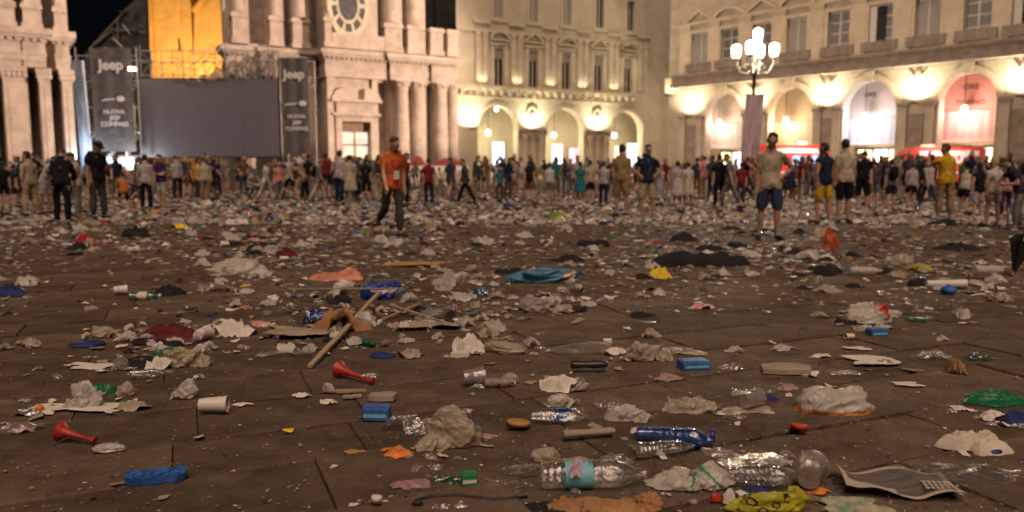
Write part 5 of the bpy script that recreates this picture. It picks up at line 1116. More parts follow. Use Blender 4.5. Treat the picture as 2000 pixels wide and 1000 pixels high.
def bottle(par_or_thing, L, r, m, cap=None, label=None, crush=.0, seed=1, ribs=8):
    """bottle lying along x, base at -L/2"""
    rr = np.random.RandomState(seed); prof = [(.02, -.5), (.7, -.5), (.95, -.485), (1, -.46)]
    for k in range(ribs):
        t0 = -.44 + .56 * k / ribs; prof += [(1.0, t0 + .01), (.95, t0 + .3 * .56 / ribs), (1.0, t0 + .6 * .56 / ribs)]
    prof += [(1, .14), (.98, .2), (.86, .28), (.62, .36), (.40, .41), (.34, .43), (.34, .455), (.42, .46), (.42, .468), (.34, .475), (.34, .5)]
    n = 22; b = MB().lathe([(q * r, h * L) for q, h in prof], n, axis='x', cap=False); V = np.array(b.v); c = V[:, 1:] / r
    if crush:
        d = tents(np.concatenate([V[:, :1] / L * 2.2, c * .8], 1), rr, 8, crush); s = (1 + np.where(V[:, 0] < .34 * L, d, d * .2) - crush * .5)[:, None]; V[:, 1:] *= s; V[:, 2] *= (1 - crush * .8)
        V[:, 1] += r * crush * 1.2 * np.sin(V[:, 0] / L * 5 + seed)
    V[:, 2] -= V[:, 2].min(); o = put('bottle_body', mesh_np('bottle', V, b.f, m), par_or_thing); zc = r * (1 - crush * .8)
    if label:
        lm, a, c2 = label; w = MB().lathe([(r * 1.012, a * L), (r * 1.02, (a + c2) / 2 * L), (r * 1.012, c2 * L)], n, axis='x', cap=False); W = np.array(w.v); W[:, 2] *= (1 - crush * .8); W[:, 2] += zc; put('label', mesh_np('label', W, w.f, lm), par_or_thing)
    if cap: MB().lathe([(r * .1, .46 * L), (r * .44, .462 * L), (r * .46, .47 * L), (r * .46, .52 * L), (r * .4, .525 * L), (r * .05, .525 * L)], 14, axis='x', org=(0, 0, zc)).build('bottle_cap', cap, par_or_thing, True)
    return o
def cup(par, r, h, m, lying=True, seed=0, residue=None):
    b = MB().lathe([(.02 * r, 0), (.68 * r, 0), (.7 * r, .02 * h), (.82 * r, .45 * h), (.8 * r, .46 * h), (.98 * r, .97 * h), (1.04 * r, .98 * h), (1.04 * r, 1.0 * h), (.97 * r, 1.0 * h), (.8 * r, .48 * h), (.67 * r, .03 * h)], 24, cap=False)
    V = np.array(b.v); V[:, 0] *= 1 + .05 * np.sin(seed + V[:, 2] * 40)
    if lying: V = np.stack([V[:, 2] - h / 2, V[:, 1], V[:, 0]], 1); V[:, 2] -= V[:, 2].min()
    o = put('cup_wall', mesh_np('cup', V, b.f, m), par)
    if residue:
        b = MB().lathe([(.02 * r, .02 * h), (.66 * r, .03 * h), (.78 * r, .3 * h), (.02 * r, .3 * h)], 20, cap=False); V = np.array(b.v)
        if lying: V = np.stack([V[:, 2] - h / 2, V[:, 1], V[:, 0]], 1); V[:, 2] += .98 * r
        put('residue', mesh_np('residue', V, b.f, residue), par)
    return o
def horn(par, L, r, m):
    prof = [(.20 * r, 0), (.34 * r, .01 * L), (.34 * r, .05 * L), (.2 * r, .07 * L), (.16 * r, .2 * L), (.19 * r, .4 * L), (.26 * r, .6 * L), (.4 * r, .78 * L), (.62 * r, .9 * L), (1. * r, .99 * L), (1.03 * r, L), (.98 * r, L), (.6 * r, .9 * L), (.36 * r, .78 * L), (.2 * r, .6 * L)]
    b = MB().lathe(prof, 24, axis='x', cap=False); V = np.array(b.v); th = math.atan2(r * .7, L); V[:, 0] -= L / 2
    x, z = V[:, 0].copy(), V[:, 2].copy(); V[:, 0] = x * math.cos(th) - z * math.sin(th) * 1; V[:, 2] = x * math.sin(th) + z * math.cos(th); V[:, 2] -= V[:, 2].min(); put('horn_tube', mesh_np('horn', V, b.f, m), par)
    b = MB().lathe([(.2 * r, -.03 * L), (.36 * r, -.025 * L), (.36 * r, .008 * L), (.2 * r, .01 * L)], 16, axis='x'); V = np.array(b.v); V[:, 0] -= L / 2; x, z = V[:, 0].copy(), V[:, 2].copy(); V[:, 0] = x * math.cos(th) - z * math.sin(th); V[:, 2] = x * math.sin(th) + z * math.cos(th) + r * .9; V[:, 2] -= max(0, V[:, 2].min() - .004); put('mouthpiece', mesh_np('mouthpiece', V, b.f, m), par)

CATS = {'bag': 'bag', 'heap': 'clothing', 'sheet': 'paper', 'film': 'wrapper', 'bottle': 'bottle', 'cup': 'cup', 'box': 'box', 'can': 'can', 'stick': 'stick', 'disc': 'lid', 'horn': 'horn', 'ball': 'ball', 'board': 'board'}
NAME = {'bag': 'plastic_bag', 'heap': 'discarded_cloth', 'sheet': 'crumpled_paper', 'film': 'plastic_wrapper', 'bottle': 'plastic_bottle', 'cup': 'plastic_cup', 'box': 'small_box', 'can': 'drink_can', 'stick': 'wooden_stick', 'disc': 'round_lid', 'horn': 'toy_horn', 'ball': 'small_ball', 'board': 'flat_board'}
SEED = [100]
def item(kind, label, x, y, w, h, m, rz=0., **k):
    """x, y: middle of the lower edge in the photograph; w, h: its size there, in pixels"""
    SEED[0] += 1; sd = k.get('seed', SEED[0]); p = gp(x, y); s = ppm(p); W = w / s; el = math.atan2(CAM_H, p.y); hm = h / s
    D = k.get('depth', .62 if kind in ('sheet', 'film', 'heap', 'box', 'board', 'disc') else .46) * W; D = min(D, .9 * hm / math.sin(el)); H = max(.25 * hm, (hm - D * math.sin(el)) / math.cos(el)); H = min(H, k.get('hmax', 9))
    c = p + Vector((p.x, p.y, 0)).normalized() * D / 2
    t = thing(k.get('name', NAME[kind]), label, k.get('cat', CATS[kind]), c, R(rz))
    mm = M_[m] if isinstance(m, str) else m
    plain = kind == 'bag' and k.get('knot', True) and k.get('lobes', 1) == 1 and not k.get('marks')
    if plain and (sd % 2 or w < 60 or m == 'brown') and h < .62 * w and 'seed' not in k: put('bag_skin', crumple_mesh(sd, W, D, H, mm, 20 if w > 45 else 12, 56 if w > 45 else 32, 11), t)
    elif plain and h >= .62 * w:
        put('bag_skin', bag_mesh(sd, W * .86, D * 1.1, H, mm, 5 if w > 100 else 4, k.get('amp', .12)), t, (W * .07, 0, 0)); put('bag_mouth', crumple_mesh(sd + 7, W * .5, D * .9, H * .4, mm, 14, 40, 9), t, (-W * .25, -D * .25, 0))
    elif plain:
        put('bag_skin', bag_mesh(sd, W * .8, D, H, mm, 4, k.get('amp', .16)), t, (-W * .1, 0, 0)); put('bag_mouth', crumple_mesh(sd + 7, W * .55, D * .8, H * .62, mm, 14, 40, 11), t, (W * .26, -D * .05, 0))
    elif kind == 'bag': put('bag_skin', bag_mesh(sd, W, D, H, mm, k.get('sub', 4 if w > 45 else 3), k.get('amp', .16), k.get('lobes', 1), k.get('knot', True), k.get('marks', ())), t)
    elif kind == 'heap': put('cloth_body', heap_mesh(sd, W, D, H, mm, 22 if w > 60 else 14, 40 if w > 60 else 28), t)
    elif kind in ('sheet', 'film') and h > .27 * w and w > 24: put('sheet_body', crumple_mesh(sd, W, D, H, mm, 16, 44, 7), t)
    elif kind in ('sheet', 'film'): put('sheet_body', sheet_mesh(sd, W, D, H, mm, 18, 12, k.get('k', 7)), t)
    elif kind == 'bottle': bottle(t, W, min(W * k.get('thick', .16 if W < .3 else .13), k.get('r', 9)), mm, k.get('capm'), k.get('wrap'), k.get('crush', .25), sd)
    elif kind == 'cup': cup(t, k.get('r', W * .42), W, mm, k.get('lying', True), sd, k.get('residue'))
    elif kind == 'box':
        g = .012 * W / .1; b = MB(); b.add([(-W / 2, -D / 2, 0), (W / 2, -D / 2, 0), (W / 2, D / 2, 0), (-W / 2, D / 2, 0), (-W / 2 * .98, -D / 2 * .98, H), (W / 2 * .98, -D / 2 * .98, H), (W / 2 * .98, D / 2 * .98, H), (-W / 2 * .98, D / 2 * .98, H)], [(0, 3, 2, 1), (4, 5, 6, 7), (0, 1, 5, 4), (1, 2, 6, 5), (2, 3, 7, 6), (3, 0, 4, 7)])
        o = b.build('carton', mm, t); bv = o.modifiers.new('b', 'BEVEL'); bv.width = min(W, D, H) * .12; bv.segments = 2
        MB().box(-W * .4, W * .4, -D * .38, D * .38, H * 1.0, H * 1.0 + .0025).build('lid_panel', mm, t); MB().box(-W * .42, W * .42, -D / 2 - .002, -D / 2 + .001, H * .3, H * .55).build('printed_band', M_[k.get('band', 'label')], t)
    elif kind == 'can':
        b = MB().lathe([(.3, -.5), (.8, -.5), (1, -.46), (1, -.1), (.86, 0), (.98, .12), (1, .44), (.85, .49), (.8, .5), (.2, .485)], 20, axis='x'); cr_ = k.get('r', .2); V = np.array(b.v) * [W, W * cr_, W * cr_]; V[:, 2] *= .8 + .15 * np.sin(V[:, 0] / W * 9); V[:, 2] -= V[:, 2].min(); put('can_wall', mesh_np('can', V, b.f, mm), t)
        MB().lathe([(.05, .47), (.7, .475), (.7, .49), (.05, .492)], 14, axis='x').build('can_end', M_['silver'], t).scale = (W * 1.02, W * cr_, W * cr_ * .8); t.children[-1].location.z = W * cr_ * .85
    elif kind == 'disc':
        r = W / 2; b = MB().lathe([(.02 * r, .006), (.7 * r, .004), (.72 * r, .012), (.9 * r, .013), (.96 * r, .005), (1. * r, .0), (1. * r, .018), (.93 * r, .024), (.7 * r, .02), (.02 * r, .018)], 26); o = b.build('lid_disc', mm, t, True); o.rotation_euler = (R(-8), R(5), 0); o.location.z = .012; MB().lathe([(.3 * r, .018), (.34 * r, .024), (.3 * r, .03), (.1 * r, .028)], 14).build('lid_boss', mm, t).rotation_euler = (R(-8), R(5), 0); t.children[-1].location.z = .012
    elif kind == 'horn': horn(t, W, k.get('r', W * .3), mm)
    elif kind == 'ball': MB().ell((0, 0, H * .5), (W / 2, W / 2, H * .52), 18, rings=12).build('ball_skin', mm, t, True); MB().lathe([(W * .12, H * .9), (W * .1, H * 1.08), (.02 * W, H * 1.1)], 10).build('ball_tip', mm, t)
    elif kind == 'board':
        r = np.random.RandomState(sd); P = [(-.5, -.42), (-.1, -.5), (.42, -.46), (.5, .1), (.3, .5), (-.2, .46), (-.48, .3)]; P = [(a * W * r.uniform(.9, 1.05), b2 * D * r.uniform(.9, 1.05)) for a, b2 in P]; n = len(P); th = max(.004, min(H, .03))
        MB().add([(a, b2, .004 + .05 * a * (a > 0)) for a, b2 in P] + [(a, b2, th + .05 * a * (a > 0)) for a, b2 in P], [tuple(range(n - 1, -1, -1)), tuple(range(n, 2 * n))] + [(i, (i + 1) % n, n + (i + 1) % n, n + i) for i in range(n)]).build('board_slab', mm, t)
    return t
def pole(label, a, b, wd, th, m, lift=(0, 0), name='wooden_stick', cat='stick'):
    A, B = gp(*a), gp(*b); L = (B - A).length; d = (B - A).normalized(); t = thing(name, label, cat, A, math.atan2(d.y, d.x))
    mb = MB(); n = 6; r = random.Random(int(a[0]))
    for i in range(n + 1):
        x = L * i / n; z = .005 + lift[0] + (lift[1] - lift[0]) * i / n; y = r.uniform(-.004, .004); w2 = wd * r.uniform(.46, .53)
        mb.v += [(x, y - w2, z), (x, y + w2, z), (x, y + w2, z + th), (x, y - w2, z + th)]
    mb.f = [(4 * i + j, 4 * i + (j + 1) % 4, 4 * i + 4 + (j + 1) % 4, 4 * i + 4 + j) for i in range(n) for j in range(4)] + [(3, 2, 1, 0), (4 * n, 4 * n + 1, 4 * n + 2, 4 * n + 3)]; mb.m = [0] * len(mb.f)
    mb.build('slat', M_[m], t); return t
# ---- pieces one can pick out. lower-edge x, y, width, height in the photograph
item('heap', 'bright red garment heaped near the left crowd', 170, 480, 58, 28, 'redc')
item('heap', 'black garment heap behind the red garment', 268, 464, 62, 26, 'blackc')
item('film', 'yellow wrapper lying beyond the black heap on the left', 352, 446, 42, 12, 'yellow')
item('bag', 'long cream bag sprawled beyond the black cloth bundle', 468, 542, 134, 44, 'whitebag', amp=.22)
item('film', 'grey transparent film in front of the long cream bag', 428, 572, 92, 26, 'frost')
item('heap', 'small black cloth bundle beside the green bottle', 332, 578, 64, 28, 'blackc')
item('bottle', 'green clear bottle lying beside the black cloth bundle', 284, 588, 58, 16, 'greenclear', 5, crush=.15, capm=M_['white'], wrap=(M_['paper'], -.2, .1))
item('cup', 'white cup tipped over left of the green bottle', 236, 577, 24, 18, 'white', 30)
item('heap', 'royal blue cloth at the left edge', 22, 578, 70, 32, 'navyc')
item('heap', 'salmon pink cloth behind the blue bag', 668, 550, 112, 32, 'pinkc')
item('heap', 'dark red garment left of the walking man', 560, 505, 58, 26, 'darkred')
item('film', 'flat red wrapper behind the dark red garment', 518, 474, 56, 12, 'redprint')
t = item('bag', 'royal blue bag with white print behind the crossed sticks', 744, 586, 84, 42, 'royal', amp=.12, sub=5, marks=((lambda u, y, v: y < 0 and abs(v - .42 - .25 * abs(u - .1)) < .07 and -.2 < u < .5, M_['white']),))
t = item('cup', 'white paper roll with a hole left of the blue bag', 665, 575, 30, 26, 'white', 75, name='paper_roll', cat='roll')
item('bag', 'round white bag with a stick through it', 882, 560, 58, 34, 'whitebag')
pole('thin stick poking through the round white bag', (834, 553), (968, 552), .018, .014, 'wood', (.06, .06))
item('sheet', 'long ochre cardboard strip behind the blue bag', 812, 521, 116, 13, 'ochre', name='cardboard_strip', cat='cardboard')
t = item('bag', 'big light blue sack in the middle of the square', 1068, 555, 164, 40, 'bluebag', amp=.11, depth=.4, sub=5, marks=((lambda u, y, v: y < .1 and .2 < u < .34 and v < .75 - abs(u - .27) * 2, M_['creamc']),))
item('heap', 'large black garment spread right of the blue sack', 1378, 523, 214, 44, 'blackc', depth=.4)
item('heap', 'black rag behind the large black garment', 1338, 472, 62, 22, 'blackc')
item('bag', 'yellow orange bag at the tip of the black garment', 1290, 545, 48, 28, 'yellow')
item('film', 'red and white wrapper in the open middle right', 1372, 605, 60, 18, 'redprint')
item('bag', 'pair of crumpled grey bags left of the bare paving', 1052, 605, 82, 30, 'greybag', lobes=2)
item('film', 'small bluish film right of the crossed sticks', 940, 578, 38, 18, 'blueclear')
t = item('bag', 'upright orange bag with peaked handle near the tan shirt', 1620, 490, 38, 36, 'orangebag', depth=.5)
MB().add([(-.09, 0, .12), (.05, 0, .12), (.0, .0, .33), (-.06, .01, .31), (-.08, .05, .12), (.04, .05, .12)], [(0, 1, 2, 3), (4, 5, 2, 3), (0, 4, 3), (1, 5, 2)]).build('handle', M_['orangebag'], t)
item('heap', 'black rag with pale edge left of the tan bottle', 1612, 535, 74, 22, 'blackc')
item('bottle', 'pale bottle lying right of the black rag', 1690, 538, 66, 18, 'whitebag', 3, crush=.1)
item('film', 'yellow green wrapper on the right side', 1800, 530, 64, 20, 'yellowbag')
item('cup', 'long white tray-like cup behind the blue ball', 1846, 566, 76, 22, 'white', 0, r=.045)
item('ball', 'shiny blue ball before the white cup', 1852, 578, 30, 24, 'blue', depth=1.)
item('can', 'pale crushed can near the right edge', 1928, 547, 54, 22, 'pearl')
t = item('bag', 'white bag with red triangle on the right paving', 1706, 634, 118, 52, 'whitebag', amp=.2, sub=5, marks=((lambda u, y, v: y < .2 and 0. < u < .3 and .95 > v > .38 + abs(u - .13) * 2.2, M_['red']),))
item('bottle', 'green tinted bottle beside the white bag with red triangle', 1786, 630, 42, 20, 'greenclear', 160, crush=.1)
item('box', 'small blue carton below the white bag with red triangle', 1712, 658, 36, 19, 'blue', 8)
item('heap', 'green net bag at the right edge', 1944, 793, 156, 46, 'greennet')
t = item('bag', 'large two-lobed cream bag with orange liquid at its base', 1628, 814, 168, 74, 'whitebag', lobes=2, knot=False, depth=.5, amp=.08, sub=5, marks=((lambda u, y, v: v < .16 + .20 * max(0, .5 - abs(u + .3) * 3), plastic('orange_liquid_bag', (.66, .27, .05), .05, .4, .35)),))
item('disc', 'small red bottle cap in front of the cream bag', 1560, 848, 32, 14, 'red', name='crown_lid', cat='cap')
item('heap', 'crumpled white garment on the lower right', 1906, 888, 156, 70, 'creamc', seed=31)
item('ball', 'dark blue bottle top before the white garment', 1937, 890, 36, 24, 'navy', depth=1., name='blue_stopper', cat='cap')
item('film', 'sheet of clear film on the lower right paving', 1900, 948, 196, 66, 'clear', k=5)
item('sheet', 'white paper scrap above the white garment', 1936, 822, 54, 28, 'paper')
item('heap', 'navy rag beside the white paper at the right edge', 1986, 828, 64, 36, 'navyc')
item('bottle', 'crushed clear bottle left of the beer cup', 1492, 962, 160, 52, 'bottleclear', 4, crush=.22, thick=.17)
t = item('bag', 'crumpled cream paper bag with green print beside the water bottle', 1346, 966, 184, 80, 'whitebag', amp=.26, depth=.5, seed=12, sub=5, marks=((lambda u, y, v: y < .1 and (abs(v - .5 - .3 * math.sin(u * 14)) < .06 and -.05 < u < .32), M_['green']),))
# the large water bottle
t = item('bottle', 'large clear water bottle with pale blue label in the foreground', 1158, 972, 216, 60, 'bottleclear', 3, crush=.06, r=.062, wrap=(M_['label'], -.27, -.01), seed=3)
put('label_figure', sheet_mesh(6, .035, .06, .006, M_['pinkfilm'], 4, 6, 2), t, (-.07, -.052, .092), (R(62), 0, 0))
item('heap', 'torn brown paper under the water bottle', 1190, 1006, 210, 46, 'brown', depth=.3, name='crumpled_paper', cat='paper')
item('heap', 'black knitted cloth at the bottom edge', 1062, 1006, 96, 30, 'blackc')
t = item('bag', 'bright yellow bag with black rings at the bottom edge', 1500, 1008, 172, 56, 'yellowbag', amp=.2, seed=18, depth=.3, sub=5, marks=((lambda u, y, v: y < .25 and any(.55 < math.hypot((u - a) * 3.2, v - b_) / r_ < 1 for a, b_, r_ in ((-.22, .62, .2), (.05, .55, .18), (-.1, .25, .2), (.2, .7, .18))), M_['black']),))
item('sheet', 'small dark printed card behind the yellow bag', 1478, 968, 64, 26, 'navyc', name='printed_card', cat='card')
item('bag', 'bright red scrap left of the yellow bag', 1398, 982, 28, 22, 'red', knot=False)
item('bag', 'small egg-like white wad beside the red scrap', 1424, 986, 26, 34, 'paper', knot=False, amp=.06)
item('sheet', 'green and cream printed paper at the bottom edge', 1668, 1004, 124, 28, 'greenprint')
item('cup', 'tall plastic cup with amber residue beside the newspaper', 1582, 958, 74, 68, 'frost', 62, r=.055, residue=M_['beer'])
item('sheet', 'scraps of amber paper under the plastic cup', 1592, 968, 66, 26, 'peel')
item('bottle', 'crushed dark blue bottle in the lower middle', 1316, 880, 150, 46, 'blueclear', -14, crush=.2, thick=.19, capm=M_['navy'])
item('film', 'grey plastic cup flattened beside the dark blue bottle', 1408, 896, 76, 28, 'frost')
item('bag', 'rounded white bag left of the long beige bag', 1228, 828, 100, 46, 'whitebag')
item('bag', 'long beige bag with trailing tail in the middle right', 1350, 810, 118, 44, 'beigebag', amp=.08)
item('film', 'twisted tail of film right of the long beige bag', 1452, 812, 104, 16, 'beigebag')
item('cup', 'clear cup lying at the end of the film tail', 1466, 802, 46, 34, 'frost', 40)
item('heap', 'navy rag beside the clear cup', 1500, 786, 44, 22, 'navyc')
item('bottle', 'crushed clear bottle with blue label in the lower middle', 1094, 834, 118, 46, 'bottleclear', 8, crush=.3, wrap=(M_['blueclear'], -.1, .15))
item('bag', 'pale puffed bag behind the crushed clear bottle', 1096, 796, 70, 34, 'whitebag')
item('sheet', 'torn white paper pile above the puffed bag', 1098, 768, 92, 48, 'paper')
item('disc', 'yellowish tin lid left of the crushed clear bottle', 1012, 842, 48, 26, 'ochre')
item('can', 'white tube lying diagonally in the lower middle', 1150, 868, 106, 24, 'card', 12, name='cardboard_tube', cat='tube', r=.085)
item('bag', 'shell-shaped pale wad behind the water bottle', 1066, 904, 62, 34, 'beigebag', knot=False)
item('sheet', 'tan paper behind the water bottle', 1130, 914, 76, 30, 'card')
item('film', 'brown film behind the neck of the water bottle', 1200, 912, 96, 30, 'frost')
item('film', 'clear streaky wrapper at the lower middle', 996, 962, 100, 32, 'clear')
item('bag', 'big tan bag slumped in the lower middle', 874, 880, 142, 100, 'beigebag', amp=.14, depth=.5, seed=44)
item('film', 'crumpled clear plastic left of the big tan bag', 794, 850, 104, 54, 'clear', k=10)
item('box', 'blue carton left of the clear plastic', 736, 824, 54, 36, 'blue', -4)
item('sheet', 'orange peel scraps under the big tan bag', 772, 898, 88, 32, 'peel', name='orange_peel', cat='peel')
item('heap', 'yellow brown rind beside the orange peel', 702, 892, 66, 18, 'ochre', name='fruit_rind', cat='peel')
item('bag', 'pink balloon shred right of the big tan bag', 948, 860, 52, 16, 'pinkfilm', knot=False, name='balloon_shred', cat='balloon')
item('film', 'long clear wrapper with pink end at the bottom', 800, 960, 84, 30, 'pinkfilm')
item('film', 'green tinted film beside the long clear wrapper', 872, 946, 78, 26, 'greenclear')
item('box', 'small green and white packet at the bottom', 916, 952, 32, 32, 'green', 12, band='white')
item('disc', 'small white bottle cap at the bottom edge', 735, 992, 22, 12, 'white', name='crown_lid', cat='cap')
item('film', 'left crumpled foil piece by the black cable', 862, 1000, 40, 20, 'silver'); item('film', 'right crumpled foil piece by the black cable', 898, 998, 44, 22, 'silver')
item('bottle', 'clear bottle half hidden behind the cream paper bag', 1300, 900, 120, 36, 'bottleclear', 10, crush=.2, thick=.15); item('film', 'glossy clear film between water bottle and cup', 1470, 915, 120, 30, 'clear', k=12); item('bag', 'crumpled brown paper wad under the water bottle neck', 1262, 1000, 70, 44, 'brown'); item('bag', 'crumpled brown paper wad at the foot of the water bottle', 1104, 1004, 74, 40, 'brown')
item('bag', 'second lobe of yellow plastic bag beside the green print', 1548, 1000, 66, 54, 'yellowbag', amp=.22); item('film', 'dark clear film under the cup', 1540, 985, 110, 24, 'frost'); item('bag', 'pale crumpled plastic behind the beer cup', 1520, 912, 60, 26, 'pearl'); item('sheet', 'white torn napkin below the beige bag', 1250, 850, 44, 20, 'paper'); item('film', 'glossy film left of the water bottle', 1020, 930, 80, 20, 'clear')
item('bag', 'small pearly bag right of the torn white paper', 1130, 764, 44, 30, 'pearl'); item('film', 'clear film left of the beige puffed bag', 1186, 800, 60, 20, 'clear'); item('bottle', 'small clear bottle above the navy rag', 1452, 778, 52, 18, 'bottleclear', 12, crush=.15); item('bag', 'pale bag left of the grey plank', 1436, 690, 40, 18, 'whitebag'); item('sheet', 'white napkin above the grey plank', 1600, 700, 44, 14, 'paper'); item('film', 'clear film right of the grey plank', 1650, 735, 60, 14, 'clear')
item('bag', 'whitish bag above the crossed sticks', 800, 592, 44, 24, 'whitebag'); item('bag', 'pearly bag below the crossed sticks', 710, 640, 50, 34, 'pearl'); item('film', 'clear film below the wooden slat', 560, 700, 90, 24, 'clear'); item('sheet', 'crumpled white paper left of the wooden slat', 562, 690, 44, 26, 'paper'); item('bag', 'cream bag behind the torn white paper', 960, 648, 60, 30, 'whitebag'); item('bag', 'pearly bag beside the cream bag in the middle', 908, 640, 46, 28, 'pearl')
# black cable
t = thing('black_cable', 'black cable curling round the foil at the bottom edge', 'cable', gp(900, 985)); P0 = gp(900, 985)
MB().tube([tuple(gp(x, y) - P0 + Vector((0, 0, .008))) for x, y in ((806, 990), (812, 982), (840, 975), (890, 972), (930, 976), (965, 980), (1000, 977), (1030, 974))], .006, 6).build('cable_sheath', M_['black'], t, True)
MB().lathe([(.004, 0), (.012, .004), (.012, .03), (.004, .034)], 10, axis='x', org=tuple(gp(806, 990) - P0 + Vector((0, 0, .012)))).build('plug', M_['black'], t)
# blue tray
t = thing('blue_tray', 'blue scalloped plastic tray on the lower left slabs', 'tray', gp(306, 938), R(14)); W = 112 / ppm(gp(306, 938))
b = MB(); n = 72
for j, (zz, s) in enumerate(((.0, .90), (.030, 1.), (.031, .94), (.020, .88))):
    for i in range(n):
        q = i / n; a = 2 * math.pi * q; x = math.copysign(abs(math.cos(a)) ** .35, math.cos(a)); y = math.copysign(abs(math.sin(a)) ** .35, math.sin(a)); sca = 1 + .16 * math.cos(x * 9.4) * (abs(y) > .6)
        b.v.append((x * W / 2 * (s + .04 if s < 1 else s), y * W * .19 * s * sca, zz))
b.f = [(j * n + i, j * n + (i + 1) % n, (j + 1) * n + (i + 1) % n, (j + 1) * n + i) for j in range(3) for i in range(n)] + [tuple(range(n - 1, -1, -1)), tuple(range(3 * n, 4 * n))]; b.m = [0] * len(b.f)
b.build('tray_shell', M_['blue'], t)
for dx in (-.06, .0, .06): MB().lathe([(.002, .0215), (.012, .0212), (.019, .0225), (.022, .027), (.020, .028)], 14, org=(dx, 0, 0), cap=False).build('tray_cell', M_['blue'], t)
# red horns
p = gp(152, 864); t = thing('toy_horn', 'red plastic horn with flared mouth on the lower left slabs', 'horn', p, R(168)); horn(t, 78 / ppm(p), .041, M_['red'])
p = gp(694, 744); t = thing('toy_horn', 'red plastic horn lying below the long wooden slat', 'horn', p, R(146)); horn(t, .25, .046, M_['red'])
item('bag', 'limp beige balloon at the tip of the left red horn', 214, 884, 64, 24, 'pearl', knot=False, amp=.05, hmax=.03, name='deflated_balloon', cat='balloon')
item('ball', 'small orange ball at the left edge pile', 78, 806, 16, 18, 'orange', depth=1.)
item('film', 'dark clear film at the left edge', 40, 846, 110, 34, 'frost'); item('sheet', 'red printed scrap in the left edge pile', 46, 846, 44, 16, 'redprint'); item('film', 'grey foil in the left edge pile', 62, 812, 70, 24, 'silver')
item('bag', 'silver white bag standing on the left slabs', 168, 800, 80, 64, 'pearl', depth=.55, amp=.2, seed=61)
item('heap', 'dark green cloth behind the silver white bag', 196, 772, 62, 30, 'greennet'); item('bag', 'yellowish paper cup wad right of the silver bag', 244, 776, 42, 34, 'beigebag')
item('sheet', 'flat pale card under the silver white bag', 150, 806, 150, 20, 'paper', name='flat_card', cat='card'); item('sheet', 'pale flap of card right of the silver bag', 262, 804, 70, 30, 'card', name='flat_card', cat='card')
item('bag', 'small crumpled tissue on the left slabs', 362, 780, 58, 44, 'pearl', knot=True)
item('cup', 'white paper cup lying on the left slabs', 418, 810, 54, 24, 'white', 6, r=.04)
item('sheet', 'row of white crumbs right of the paper cup', 474, 794, 44, 12, 'paper')
item('bag', 'round beige bag behind the crumpled tissue', 368, 718, 92, 50, 'beigebag', depth=.55)
item('heap', 'black garment left of the round beige bag', 278, 722, 76, 34, 'blackc'); item('sheet', 'torn white paper on the black garment', 312, 722, 56, 32, 'paper'); item('heap', 'green rag behind the round beige bag', 322, 692, 46, 20, 'greennet')
item('bottle', 'grey clear bottle below the black garment', 288, 742, 62, 18, 'bottleclear', 8, crush=.2); item('bag', 'bluish crumpled cup above the silver bag', 234, 724, 34, 34, 'frost')
item('film', 'string of pale scraps left of the bluish cup', 178, 722, 70, 14, 'paper')
item('heap', 'navy cloth with white edge on the left', 168, 678, 74, 20, 'navyc'); item('bag', 'small pale bag above the navy cloth', 208, 660, 64, 26, 'beigebag')
item('heap', 'dark red and black garment on the left slabs', 336, 668, 112, 46, 'darkred', seed=77); item('cup', 'white cup beside the dark red garment', 396, 668, 34, 32, 'white', 80)
item('sheet', 'crumpled cream paper right of the white cup', 462, 660, 88, 46, 'paper', k=10)
item('can', 'shiny tin lying on bare slabs on the left', 374, 612, 30, 22, 'silver', 60)
item('film', 'red and white wrapper left of the wooden slat', 515, 640, 48, 16, 'redprint')
item('film', 'blue plastic piece left of the brown paper', 616, 634, 54, 40, 'blueclear'); item('bag', 'large crumpled brown paper by the crossed sticks', 668, 652, 126, 60, 'brown', amp=.24, name='crumpled_paper', cat='paper'); item('sheet', 'tan paper trailing left of the brown paper', 592, 662, 140, 30, 'card')
item('sheet', 'pale wrapper caught on the wooden slat', 655, 668, 34, 26, 'paper')
pole('long flat wooden slat lying diagonally', (606, 720), (742, 594), .032, .016, 'wood', (0, .09)); pole('thin straight stick lying across the slat', (575, 589), (788, 588), .013, .011, 'wood', (.1, .1))
pole('broken stick pointing right from the crossed sticks', (762, 610), (892, 641), .022, .014, 'wood', (.05, 0)); pole('short broken stick beside the brown paper', (740, 630), (820, 605), .02, .012, 'wood', (0, .04))
item('sheet', 'frayed tan straw at the end of the broken stick', 836, 648, 110, 26, 'card', name='frayed_straw', cat='straw'); item('bag', 'crumpled grey bag behind the broken stick', 838, 626, 56, 28, 'greybag'); item('sheet', 'small white torn paper below the broken stick', 786, 648, 32, 26, 'paper')
item('board', 'brown chunk of board behind the blue carton', 750, 786, 54, 28, 'card'); pole('short pale stick behind the blue carton', (656, 768), (716, 767), .02, .012, 'wood'); pole('shorter pale stick behind the blue carton', (670, 779), (706, 777), .02, .012, 'wood')
item('sheet', 'small flat pale wrapper left of the short sticks', 590, 776, 40, 14, 'paper'); item('bag', 'small white wad above the short sticks', 642, 768, 26, 22, 'pearl', knot=False); item('sheet', 'flat white wrapper below the small wad', 642, 790, 36, 14, 'paper')
item('cup', 'blue tinted cup left of the orange labelled bottle', 924, 756, 42, 24, 'frost', 20); item('bottle', 'small bottle with orange label in the middle', 976, 760, 60, 22, 'greybag', 4, crush=.12, wrap=(M_['orange'], .02, .24), capm=M_['white']); item('bag', 'pale dome-shaped wad behind the orange labelled bottle', 996, 750, 36, 24, 'beigebag', knot=False)
item('sheet', 'torn white paper left of the pale oblong bag', 922, 692, 78, 48, 'paper', k=10); item('board', 'cream card square below the torn white paper', 900, 700, 38, 20, 'paper', name='card_square', cat='card'); item('bag', 'pale oblong bag in the middle', 986, 694, 84, 32, 'beigebag', knot=False)
